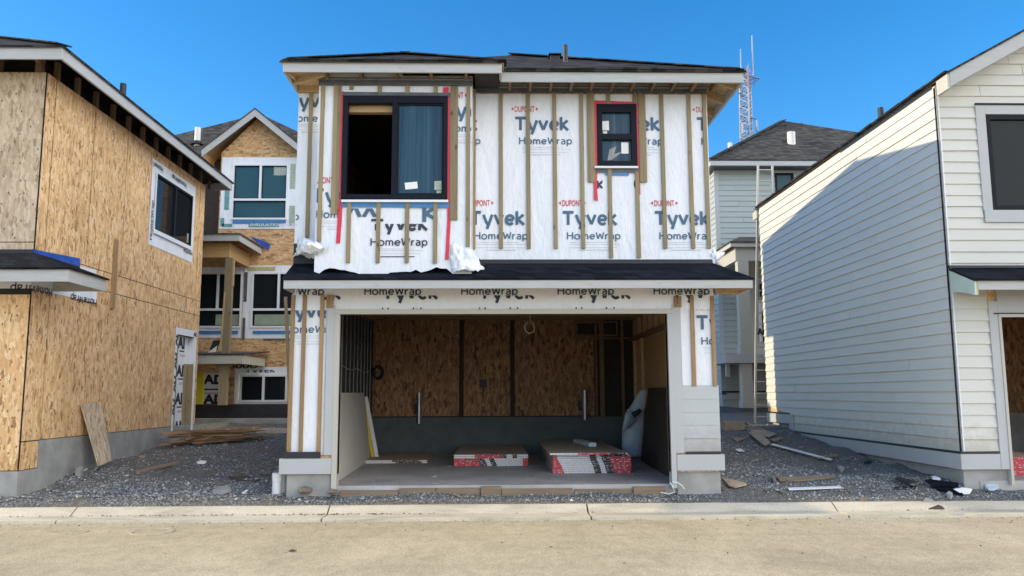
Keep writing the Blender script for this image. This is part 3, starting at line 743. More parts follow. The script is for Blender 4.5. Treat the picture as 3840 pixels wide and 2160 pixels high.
        t0, t1 = P('3', 553, 1082, Y=YB), P('3', 625, 1096, Y=YB); pr.rect(t0.x, t1.x, t1.z, t0.z, 3)
    wrap(bx0 - .01, bx1 + .01, 3.34, 6.16, YB, [w1], 2.7, [(pA.x, pA.z, (w1[1] + .06, bx1, 4.5, 6), 1, 0), (pB.x, pB.z, (bx0, w1[0] - .03, 3.8, 6), 1, 0)],
         bottom=lambda u: .03 * np.sin(u * 5) + .12 * vn(u * 6, 3.3) + .05 * vn(u * 19, 1.7), extra=exb, amp=.009)
    mb = MB(); film(mb, YB, YW, 3.36, 6.16, bx0 - .008, [], axis='x', sgn=-1, seed=8); film(mb, YB, YW, 3.36, 6.16, bx1 + .008, [], axis='x', sgn=1, seed=9)
    part(mb, 'house_wrap', 'wrap', smooth=True)
    mb = MB(); film(mb, YW, 19.5, .75, 6.14, XL - .008, [], axis='x', sgn=-1, seed=8, step=.2); part(mb, 'house_wrap', 'wrap', smooth=True)
    mb = MB(); film(mb, YW, 19.5, .75, 6.14, XR + .008, [], axis='x', sgn=1, seed=18, step=.2); part(mb, 'house_wrap', 'wrap', smooth=True)
    # lower front: left and right panels, header
    g = P('7', 60, 310, Y=YW); xl1 = OX0 - .2
    wrap(XL - .012, xl1, .80, 3.12, YW, [], 6.1, [(g.x, g.z, (XL, xl1 - .01, .9, 3.05), 1, 0)])
    g = P('8', 1228, 380, Y=YW); xr0 = OX1 + .2
    wrap(xr0, XR + .012, 1.72, 3.12, YW, [], 7.7, [(g.x, g.z, (xr0 + .01, XR, 1.7, 3.08), 1, 0)])
    def exh(pr):
        zt = P('7', 600, 176, Y=YW).z; zb = P('7', 600, 262, Y=YW).z
        a = P('7', 560, 177, Y=YW); per = 585 / 1.61 * YW / FPX
        for k in (-1, 0, 1, 2, 3):
            u = a.x + per * k
            pr.word('HomeWrap', u, a.z + .012, .108, .82, .010, 3, (XL + .05, XR, zt - .004, 3.2))
            pr.word('Tyvek', u + .26, zt - .050, .205, .80, .022, 3, (XL + .35, XR - .1, zt - .2, zt))
            pr.word('HomeWrap', u + .26, zb - .075, .108, .82, .008, 3, (OX0 + .05, OX1, zb, zb + .1))
    wrap(XL + .01, XR, OZ + .06, 3.2, YW - .014, [], 3.3, [], extra=exh, amp=.008)
    # loose flaps of membrane
    def flap(pts, name='wrap_flap', m='wrap'):
        mb = MB(); A = np.array([[tuple(q) for q in r] for r in pts]); nr, nc = A.shape[:2]; K = 9
        def up(B, ax):
            n = B.shape[ax]; t = np.linspace(0, n - 1, (n - 1) * K + 1); i = np.minimum(t.astype(int), n - 2); f_ = t - i
            sh = [1, 1, 1]; sh[ax] = -1; f_ = f_.reshape(sh); return np.take(B, i, ax) * (1 - f_) + np.take(B, i + 1, ax) * f_
        B = up(up(A, 0), 1); R_, C_ = B.shape[:2]; ii, jj = np.meshgrid(np.arange(R_), np.arange(C_), indexing='ij')
        n1 = vn(ii * .21, jj * .33 + 3); n2 = vn(ii * .5 + 11, jj * .6); n3 = vn(ii * .9 + jj * .5, jj * .4 - ii * .3)
        B[:, :, 1] -= (n1 * .07 + n2 * .03 + n3 * .01); B[:, :, 2] += n1 * .04 + n2 * .015 + (ii / R_) ** 2 * vn(jj * .45, 2.5 + 0 * jj) * .07
        vs = [tuple(q) for q in B.reshape(-1, 3)]
        mb.add(vs, [(i * C_ + j, i * C_ + j + 1, (i + 1) * C_ + j + 1, (i + 1) * C_ + j) for i in range(R_ - 1) for j in range(C_ - 1)])
        part(mb, name, m, smooth=True)
    f = lambda x, y, Y: P('3', x, y, Y=Y)
    flap([[f(105, 1200, 11.72), f(160, 1190, 11.45), f(215, 1215, 11.28), f(290, 1240, 11.25)],
          [f(100, 1270, 11.70), f(130, 1225, 11.30), f(190, 1240, 11.15), f(265, 1260, 11.22)],
          [f(95, 1290, 11.68), f(130, 1280, 11.35), f(185, 1285, 11.25), f(250, 1275, 11.28)],
          [f(78, 1302, 11.72), f(120, 1300, 11.55), f(175, 1318, 11.5), f(230, 1300, 11.32)]])
    flap([[f(1030, 1230, 11.32), f(1080, 1235, 11.32), f(1150, 1240, 11.34), f(1160, 1260, 11.45)],
          [f(1030, 1320, 11.30), f(1090, 1310, 11.24), f(1160, 1300, 11.28), f(1195, 1320, 11.45)],
          [f(1040, 1380, 11.28), f(1090, 1375, 11.20), f(1160, 1365, 11.22), f(1225, 1372, 11.42)],
          [f(1045, 1395, 11.27), f(1095, 1392, 11.20), f(1165, 1392, 11.20), f(1235, 1380, 11.40)]])
    f4 = lambda x, y, Y: P('4', x, y, Y=Y)
    flap([[f4(1474, 1258, 11.8), f4(1510, 1270, 11.9), f4(1560, 1278, 12.0)], [f4(1477, 1300, 11.79), f4(1515, 1310, 11.8), f4(1552, 1305, 11.95)], [f4(1480, 1352, 11.78), f4(1510, 1340, 11.8), f4(1520, 1325, 11.9)]])
    mb = MB(); a = [f4(78, 1318, 11.70), f4(110, 1358, 11.62), f4(60, 1352, 11.66)]; mb.prism(a, (0, .012, 0)); part(mb, 'black_flashing', 'black')
    # furring strips
    def strip(fr, xa, xb, y0, y1, Y, mat_='batten', w=.058):
        a = P(fr, xa, y0, Y=Y); b_ = P(fr, xb, y1, Y=Y); x = (a.x + b_.x) / 2
        mb = MB(); mb.box(x - w / 2, x + w / 2, Y - .042 - random.random() * .004, Y - .022, b_.z, a.z); part(mb, 'furring_strip', mat_, bevel=.002)
    for xa, xb, y0, y1 in ((40, 45, 320, 1265), (206, 207, 320, 1262), (368, 376, 320, 1262), (529, 536, 320, 1262), (689, 704, 320, 1262), (738, 740, 320, 862), (758, 760, 320, 862),
                           (852, 853, 320, 395), (862, 870, 780, 1318), (1012, 1012, 320, 388), (1028, 1037, 800, 1318), (1042, 1056, 320, 862), (1062, 1077, 330, 862),
                           (1171, 1198, 320, 1262), (1334, 1367, 320, 1262), (1430, 1459, 330, 1262)): strip('4', xa, xb, y0, y1, YW)
    for xa, xb, y0, y1 in ((260, 243, 255, 1220), (335, 328, 255, 1055), (356, 350, 255, 1055), (435, 435, 235, 305), (605, 605, 240, 325), (772, 772, 240, 325), (942, 942, 240, 325),
                           (420, 413, 980, 1348), (597, 592, 980, 1348), (769, 768, 980, 1348), (939, 938, 985, 1350), (1040, 1040, 285, 1090), (1062, 1062, 285, 1090), (1138, 1134, 280, 1250)): strip('3', xa, xb, y0, y1, YB)
    strip('3', 186, 174, 290, 1195, YW)
    for xa, xb in ((131, 106), (199, 178), (304, 288)): strip('7', xa, xb, 172, 1115, YW, 'batten_warm')
    for xa, xb in ((1193, 1212), (1318, 1334)): strip('8', xa, xb, 180, 722, YW, 'batten_warm')
    for fr, x, y0, y1 in (('7', 342, 172, 252), ('7', 364, 172, 252), ('8', 1097, 180, 248), ('8', 1121, 180, 248)): strip(fr, x, x, y0, y1, YW - .012, 'batten_warm', .05)
    # dark vent strips under the eaves
    mb = MB(); mb.box(bx0 - .01, bx1 + .01, YB - .05, YB - .022, P('3', 0, 278, Y=YB).z, P('3', 0, 238, Y=YB).z)
    part(mb, 'vent_strip', 'grey_tape')
    mb = MB(); mb.box(bx1 + .06, XR, YW - .05, YW - .022, P('4', 0, 322, Y=YW).z, P('4', 0, 292, Y=YW).z); part(mb, 'vent_strip', 'grey_tape')
    mb = MB(); mb.box(XL, bx0 - .02, YW - .05, YW - .022, P('3', 0, 300, Y=YW).z, P('3', 0, 275, Y=YW).z); part(mb, 'vent_strip', 'grey_tape')
    z_ = lambda y: P('3', 600, y, Y=YB).z
    mb = MB(); film(mb, bx0 - .02, bx0 + 1.2, z_(234), z_(205), YB - .05, [], amp=.02, seed=11); part(mb, 'paper_edge', 'trim', smooth=True)
    mb = MB(); mb.box(bx0 - .02, bx1 + .02, YB - .06, YB - .02, z_(236), z_(224)); part(mb, 'vent_strip', 'strip_grey')
    mb = MB(); mb.box(bx0 - .02, bx1 + .02, YB - .058, YB - .02, z_(250), z_(241)); part(mb, 'vent_strip', 'strip_grey')
    z_ = lambda y: P('4', 700, y, Y=YW).z
    mb = MB(); mb.box(bx1 + .06, XR, YW - .06, YW - .02, z_(284), z_(272)); part(mb, 'vent_strip', 'strip_grey'); mb = MB(); mb.box(bx1 + .06, XR, YW - .058, YW - .02, z_(299), z_(290)); part(mb, 'vent_strip', 'strip_grey')
    # red and dark tapes
    def tape(fr, pts, Y, m):
        mb = MB(); q = [P(fr, *p, Y=Y) for p in pts]; mb.prism(q, (0, .003, 0)); part(mb, 'flashing_tape', m)
    Yt = YB - .030
    tape('3', [(362, 310), (388, 310), (380, 960), (372, 1100), (362, 1228), (338, 1228), (348, 1060), (360, 950)], Yt, 'red_tape')
    tape('3', [(1012, 345), (1030, 345), (1030, 1080), (1030, 1100), (1018, 1325), (996, 1325), (1010, 1090), (1010, 970)], Yt, 'red_tape')
    tape('3', [(985, 285), (1018, 285), (1018, 340), (985, 340)], Yt, 'red_tape')
    tape('3', [(378, 312), (1030, 318), (1030, 345), (378, 342)], Yt - .004, 'grey_tape')
    tape('3', [(372, 978), (1020, 983), (1020, 1013), (372, 1008)], Yt - .004, 'blue_tape')
    Yt = YW - .030
    tape('4', [(768, 365), (790, 365), (788, 770), (788, 900), (793, 972), (768, 965), (766, 860), (770, 760)], Yt, 'red_tape')
    tape('4', [(1020, 375), (1032, 375), (1042, 760), (1050, 933), (1036, 933), (1030, 800)], Yt, 'red_tape')
    tape('4', [(772, 364), (1030, 374), (1030, 392), (772, 386)], Yt - .004, 'red_tape')
    tape('4', [(775, 772), (1040, 776), (1040, 802), (775, 800)], Yt - .004, 'grey_tape')
    tape('4', [(835, 784), (980, 786), (980, 818), (835, 815)], Yt, 'blue_tape')
    # windows
    def win(name_pts, fr, Y, out, panes, openp, depth=.07):
        a = P(fr, out[0], out[1], Y=Y); b_ = P(fr, out[2], out[3], Y=Y); holes = []
        for p in panes + openp:
            q = P(fr, p[0], p[1], Y=Y), P(fr, p[2], p[3], Y=Y); holes.append((q[0].x, q[1].x, q[1].z, q[0].z))
        fr_ = MB(); wall_y(fr_, a.x, b_.x, Y - .045, Y + depth, b_.z, a.z, holes)
        wdw = part(fr_, 'window', 'frame', bevel=.006)
        for h in holes[:len(panes)]:
            g = MB(); g.box(h[0] - .01, h[1] + .01, Y + .012, Y + .02, h[2] - .01, h[3] + .01); g.build('pane', 'glass_streaked', wdw)
        return wdw, holes
    wd, hs = win('', '3', YB, (384, 340, 1011, 966), [(712, 386, 985, 935)], [(414, 386, 672, 935)])
    mb = MB(); mb.box(hs[1][0] - .02, hs[1][1] + .02, YB + .09, YB + .2, hs[1][3] - .09, hs[1][3] + .1); mb.build('header_lumber', 'stud_x', wd)
    h = hs[0]
    mb = MB(); mb.box(h[0] - .012, h[0] + .02, YB - .02, YB + .012, h[2], h[3]); mb.box(h[1] - .02, h[1] + .012, YB - .02, YB + .012, h[2], h[3]); mb.box(h[0] + .02, h[1] - .02, YB - .02, YB + .012, h[3] - .02, h[3]); mb.box(h[0] + .02, h[1] - .02, YB - .02, YB + .012, h[2], h[2] + .02)
    mb.build('sash', 'frame', wd)
    def sticker(fr, q, Y, par, m='paper', nm='sticker'):
        mb = MB(); mb.prism([P(fr, *p, Y=Y) for p in q], (0, .002, 0)); mb.build(nm, m, par)
    sticker('3', [(752, 862), (828, 855), (832, 896), (757, 903)], YB + .006, wd)
    sticker('3', [(932, 852), (978, 850), (978, 905), (932, 905)], YB + .006, wd, 'green_tape'); sticker('3', [(945, 908), (974, 908), (974, 935), (945, 935)], YB + .006, wd, 'green_tape')
    mb = MB(); a = P('3', 372, 966, Y=YB - .05); b_ = P('3', 1015, 980, Y=YB - .05); mb.box(a.x, b_.x, YB - .075, YB - .036, b_.z, a.z); mb.build('sill', 'frame_white', wd)
    wd, hs = win('', '4', YW, (782, 391, 1030, 762), [(815, 441, 990, 571), (817, 605, 996, 735)], [])
    sticker('4', [(815, 490), (858, 488), (860, 545), (817, 546)], YW + .006, wd); sticker('4', [(822, 551), (848, 551), (848, 568), (822, 568)], YW + .006, wd)
    sticker('4', [(933, 618), (976, 618), (978, 686), (935, 686)], YW + .006, wd); sticker('4', [(850, 728), (862, 660), (905, 640), (900, 655), (890, 690), (945, 670), (880, 722)], YW + .007, wd, 'strip_grey', 'plastic_film')
    mb = MB(); a = P('4', 772, 763, Y=YW - .05); b_ = P('4', 1034, 775, Y=YW - .05); mb.box(a.x, b_.x, YW - .075, YW - .036, b_.z, a.z); mb.build('sill', 'frame_white', wd)
    # garage trim
    zt = SL - .05
    mb = MB(); mb.box(OX0 - .19, OX0 - .075, YW - .05, YW - .012, .80, 2.93); part(mb, 'corner_board', 'trim', bevel=.003)
    mb = MB(); mb.box(OX1 + .075, OX1 + .19, YW - .05, YW - .012, .80, 2.93); part(mb, 'corner_board', 'trim', bevel=.003)
    for s, xa in ((1, OX0), (-1, OX1)):
        mb = MB(); mb.box(xa - s * .075, xa, YW - .055, YW + .13, zt, OZ); part(mb, 'jamb', 'trim_warm' if s > 0 else 'trim', bevel=.003)
    mb = MB(); mb.box(OX0 - .075, OX1 + .075, YW - .06, YW + .13, OZ, OZ + .07); part(mb, 'opening_head', 'trim_warm', bevel=.003)
    q = P('7', 50, 1157, Y=YW), P('7', 300, 1250, Y=YW)
    mb = MB(); mb.box(q[0].x, OX0 - .078, YW - .062, YW - .004, q[1].z, q[0].z); part(mb, 'water_table', 'trim', bevel=.003)
    q = P('7', 76, 1117, Y=YW), P('7', 298, 1156, Y=YW)
    mb = MB(); mb.box(q[0].x, q[1].x, YW - .07, YW - .055, q[1].z + .004, q[0].z); part(mb, 'black_flashing', 'black')
    q = P('8', 1114, 1138, Y=YW), P('8', 1393, 1228, Y=YW)
    mb = MB(); mb.box(OX1 + .078, q[1].x, YW - .062, YW - .004, q[1].z, q[0].z + .012); part(mb, 'water_table', 'trim', bevel=.003)
    q = P('8', 1165, 1115, Y=YW), P('8', 1368, 1137, Y=YW)
    mb = MB(); mb.box(q[0].x, q[1].x, YW - .056, YW - .03, q[1].z + .004, q[0].z); part(mb, 'black_flashing', 'black')
    q = P('8', 1158, 722, Y=YW), P('8', 1358, 1115, Y=YW); mb = MB()
    siding(mb, 'y', YW - .022, -1, lambda z: OX1 + .19, lambda z: XR + .03, q[1].z, q[0].z, (q[0].z - q[1].z) / 5.0, .014); part(mb, 'siding', 'siding_panel')
    mb = MB(); mb.box(XR + .012, XR + .03, YW - .02, 19.5, .75, 1.72); part(mb, 'siding', 'siding_panel')
    # skirt roof over the garage
    fy, fx0, fx1 = 11.20, -2.92, 3.60; z0, z1 = 3.255, 3.56
    ez = lambda y: z0 + (y - fy) * .52
    mb = MB(); sh = .0
    mb.slab([(fx0 - .02, fy - .03, z0 - .01), (fx1 + .02, fy - .03, z0 - .01), (XR, YW - .02, ez(YW - .02)), (XL, YW - .02, ez(YW - .02))], .03, 0, 1)
    mb.slab([(fx1 + .02, fy - .03, z0 - .01), (fx1 + .02, YW + .35, z0 - .01), (XR + .02, YW + .35, ez(YW - .02) - .03), (XR, YW - .02, ez(YW - .02))], .03, 0, 1)
    part(mb, 'skirt_roof', ['shingle_blue', 'stud'])
    mb = MB(); mb.box(fx0 - .02, bx0 - .02, YW - .045, YW - .022, ez(YW) - .06, 3.84); part(mb, 'black_flashing', 'black')
    mb = MB(); mb.box(bx1 + .03, XR, YW - .048, YW - .026, ez(YW) - .06, ez(YW) + .035); part(mb, 'black_flashing', 'black')
    mb = MB(); mb.box(fx0, fx1, fy - .02, fy + .018, z0 - .155, z0 - .012); part(mb, 'fascia', 'fascia', bevel=.003)
    mb = MB(); mb.box(fx0, fx0 + .02, fy + .02, YW - .05, z0 - .155, z0 - .02); part(mb, 'fascia', 'fascia')
    mb = MB(); mb.box(fx1 - .02, fx1, fy + .02, YW + .35, z0 - .155, z0 - .04); part(mb, 'fascia', 'stud')
    mb = MB()
    for x in (XR + .03,): mb.box(x, fx1 - .02, YW - .02, YW + .02, z0 - .16, z0 - .03)
    mb.bar((XR + .02, YW + .3, z0 - .1), (fx1 - .02, fy + .05, z0 - .1), .035, .09)
    part(mb, 'soffit_lumber', 'stud')
    # main roof
    ex0, ex1, ey, ey1, ze = -2.98, 3.63, 11.29, 20.0, 6.315; ap = (.33, 14.6, 7.97); by = 11.0; bp = (-1.44, 12.54, 7.085); be = (-1.44, 12.83, 7.085); bR = .10
    d = .03
    mb = MB()
    mb.slab([(bR, ey - d, ze - .0), (ex1 + d, ey - d, ze), ap, be], .035, 0, 1)
    mb.slab([(ex1 + d, ey - d, ze), (ex1 + d, ey1, ze), ap], .035, 0, 1)
    mb.slab([(ex1 + d, ey1, ze), (ex0 - d, ey1, ze), ap], .035, 0, 1)
    mb.slab([(ex0 - d, ey1, ze), (ex0 - d, ey - d, ze), be, ap], .035, 0, 1)
    mb.slab([(ex0 - d, by - d, ze), (bR + d, by - d, ze), bp], .035, 0, 1)
    mb.slab([(bR + d, by - d, ze), (bR + d, ey, ze), be, bp], .035, 0, 1)
    mb.slab([(ex0 - d, ey - d, ze), (ex0 - d, by - d, ze), bp, be], .035, 0, 1)
    # ragged shingle edge along the eaves
    rng = random.Random(4); x = ex0
    while x < ex1:
        w = rng.uniform(.15, .34); y = (by if x < bR else ey) - d
        mb.box(x, min(x + w - .006, ex1), y - .008 - rng.random() * .012, y + .20, ze - .002 + rng.random() * .006, ze + .012 + rng.random() * .016); x += w
    rf = part(mb, 'roof', ['shingle', 'stud'])
    hips = MB()
    for a, b_ in (((ex1, ey, ze), ap), ((ex1, ey1, ze), ap), ((ex0, by, ze), bp), ((bR, by, ze), bp)):
        a = Vector(a) + Vector((0, 0, .012)); b_ = Vector(b_) + Vector((0, 0, .012)); hips.bar(a, b_, .22, .018)
    hips.build('hip_cap', 'shingle', rf)
    fz0, fz1 = 6.15, 6.30
    def fas(x0, x1, y0, y1, z0_=fz0, z1_=fz1, m='fascia'): mb = MB(); mb.box(x0, x1, y0, y1, z0_, z1_); part(mb, 'fascia', m, bevel=.003)
    fas(ex0, bR, by, by + .035); fas(bR - .0, ex1, ey, ey + .035, fz0 - .0, fz1 - .0) if False else fas(bR - .02, ex1, ey, ey + .035, 6.135, 6.285)
    fas(bR - .035, bR, by + .037, ey - .002); fas(ex0, ex0 + .035, by + .037, ey1); fas(ex1 - .035, ex1, ey + .037, ey1, 6.135, 6.285)
    # rafter tails and soffit framing seen from below
    for k in range(13):
        y = ey + .3 + k * .6; mb = MB(); mb.bar((XR + .0, y, 6.36), (ex1 - .04, y, 6.20), .038, .13); part(mb, 'rafter_tail', 'stud')
    mb = MB(); mb.bar((XR - .1, YW + .05, 6.42), (ex1 - .05, ey + .06, 6.20), .04, .12); mb.bar((XL + .05, YW + .05, 6.30), (ex0 + .06, by + .06, 6.20), .04, .11)
    part(mb, 'hip_rafter', 'stud')
    mb = MB(); mb.bar((ex0 + .05, 11.45, 6.17), (bx0 + .1, 11.12, 6.17), .04, .07); mb.bar((ex0 + .04, 11.75, 6.19), (bx0, 11.75, 6.19), .04, .09); mb.box(ex0 + .036, bx0 - .02, by + .04, YW, 6.235, 6.25); part(mb, 'soffit_lumber', 'stud')
    for k in range(12):
        x = -.1 + k * .305; mb = MB()
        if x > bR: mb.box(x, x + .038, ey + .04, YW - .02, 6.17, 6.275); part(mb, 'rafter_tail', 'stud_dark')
    for k in range(5):
        x = bx0 + .1 + k * .5; mb = MB(); mb.box(x, x + .038, by + .04, YB - .02, 6.16, 6.27); part(mb, 'rafter_tail', 'stud_dark')
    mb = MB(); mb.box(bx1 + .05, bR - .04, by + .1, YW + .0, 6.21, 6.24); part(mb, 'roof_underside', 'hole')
    # roof vents
    a = P('4', 597, 170, Y=12.9); b_ = P('4', 600, 32, Y=12.9); mb = MB(); mb.tube([(a.x, 12.9, 6.9), (a.x, 12.9, b_.z)], .042, 12); v = mb.build('vent_pipe', 'black', rf, smooth=False)
    mb = MB(); mb.tube([(a.x, 12.9, 7.0), (a.x, 12.9, a.z + .02), (a.x, 12.9, a.z + .10)], [.12, .075, .05], 12); mb.build('pipe_flashing', 'grey_tape', rf)
    a = P('4', 502, 104, Y=13.5); b_ = P('4', 560, 145, Y=13.5); mb = MB(); mb.box(a.x, b_.x, 13.4, 13.75, b_.z - .15, a.z); mb.box(a.x - .03, b_.x + .03, 13.36, 13.78, a.z, a.z + .025); mb.build('roof_vent', 'black', rf, bevel=.01)

    # ---------------------------------------------------------- inside the garage
    yb, ix0, ix1 = 17.95, -2.70, 3.0
    mb = MB(); sheets(mb, 'y', yb, -2.68, 2.18, [1.17, 3.62], 1.22, t=.02, gap=.0, off=.35); part(mb, 'back_wall', 'osb_shaded')
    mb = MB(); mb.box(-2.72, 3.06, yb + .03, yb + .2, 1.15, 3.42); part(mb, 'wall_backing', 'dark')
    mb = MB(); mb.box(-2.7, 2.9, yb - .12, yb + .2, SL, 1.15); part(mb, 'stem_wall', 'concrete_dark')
    for x in (-.79, .33): mb = MB(); mb.box(x, x + .1, yb - .012, yb + .0, 1.17, 3.3); part(mb, 'dark_seam_strip', 'hole')
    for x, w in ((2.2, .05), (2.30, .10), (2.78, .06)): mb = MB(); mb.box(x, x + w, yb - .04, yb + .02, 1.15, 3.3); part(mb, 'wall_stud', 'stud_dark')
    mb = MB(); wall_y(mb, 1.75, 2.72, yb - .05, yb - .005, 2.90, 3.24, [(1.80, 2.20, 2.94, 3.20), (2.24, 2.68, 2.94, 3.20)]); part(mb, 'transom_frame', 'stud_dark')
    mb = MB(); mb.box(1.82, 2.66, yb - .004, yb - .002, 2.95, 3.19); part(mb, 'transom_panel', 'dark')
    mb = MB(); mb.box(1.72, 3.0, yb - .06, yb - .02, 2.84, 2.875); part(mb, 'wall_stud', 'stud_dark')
    # left partition of metal studs, shade between them put into near-black webs and backing
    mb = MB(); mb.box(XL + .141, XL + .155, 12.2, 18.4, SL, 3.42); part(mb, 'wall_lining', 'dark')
    k = 0; y = 12.3
    while y < 17.9:
        mb = MB(); mb.box(XL + .16, XL + .236, y, y + .012, SL, 3.3, 1); mb.box(XL + .237, XL + .25, y - .004, y + .04, SL, 3.3, 0); part(mb, 'metal_stud', ['steel', 'dark']); y += .41
    mb = MB(); mb.tube([(XL + .24, 12.5 + .5 * j, 2.12 + .03 * sin(j * 2)) for j in range(11)], .008, 6); part(mb, 'cable', 'rope')
    # right wall
    mb = MB(); mb.box(XR - .155, XR - .142, 12.1, 16.6, SL, 2.95); part(mb, 'wall_lining', 'ply')
    for y in (12.6, 13.2, 13.8, 14.4, 15.0, 15.6, 16.2, 16.8): mb = MB(); mb.box(XR - .24, XR - .156, y, y + .04, 2.86, 3.4); part(mb, 'wall_stud', 'stud')
    mb = MB(); mb.box(XR - .25, XR - .156, 12.0, 17.9, 2.78, 2.86); part(mb, 'wall_plate', 'stud_dark')
    mb = MB(); mb.box(XR - .2, XR - .142, 16.7, 16.78, SL, 2.78); mb.box(XR - .2, XR - .142, 17.6, 17.68, SL, 2.78); part(mb, 'door_frame', 'stud')
    # ceiling joists
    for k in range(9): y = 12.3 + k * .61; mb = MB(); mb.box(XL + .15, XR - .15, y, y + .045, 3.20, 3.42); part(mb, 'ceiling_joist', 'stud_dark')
    mb = MB(); mb.box(-.2, .95, 13.0, 13.3, 3.02, 3.1); part(mb, 'ceiling_joist', 'stud_dark')
    # pipes and boxes on the back wall
    for x, z0_, z1_ in ((P('D', 1057, 990, Y=yb).x, 1.02, 1.68), (P('D', 1468, 982, Y=yb).x, 1.08, 1.72)):
        mb = MB(); mb.tube([(x, yb - .17, z0_), (x, yb - .17, z1_)], .048, 10); part(mb, 'pipe_stub', 'steel')
        mb = MB(); mb.box(x - .13, x - .06, yb - .03, yb, z0_ + .2, z0_ + .42); part(mb, 'junction_box', 'black')
    a = P('D', 1206, 955, Y=yb); b_ = P('D', 1224, 975, Y=yb); mb = MB(); mb.box(a.x, b_.x, yb - .03, yb, b_.z, a.z); part(mb, 'junction_box', 'black')
    mb = MB()
    for k in range(3): mb.tube([(-2.58 + .10 * cos(t) + .02 * k, yb - .06 - .01 * k, 2.12 + (.11 + .02 * k) * sin(t)) for t in np.linspace(0, 6.4, 22)], .018, 6)
    part(mb, 'cable_coil', 'black')
    # hanging loop of cable
    r = P('D', 1333, 826, Y=13.5); mb = MB()
    mb.tube([(r.x + .01, 13.5, 3.2), (r.x + .005, 13.5, r.z + .13)] + [(r.x + .085 * sin(t) * (1 + .1 * sin(3 * t)), 13.5 + .02 * sin(2 * t), r.z + .02 + .10 * cos(t)) for t in np.linspace(.2, 6.1, 18)], .005, 6)
    mb.tube([(r.x + .07 * sin(t), 13.52, r.z + .0 + .085 * cos(t)) for t in np.linspace(0, 6.28, 18)], .004, 6)
    part(mb, 'cable_loop', 'rope')
central()

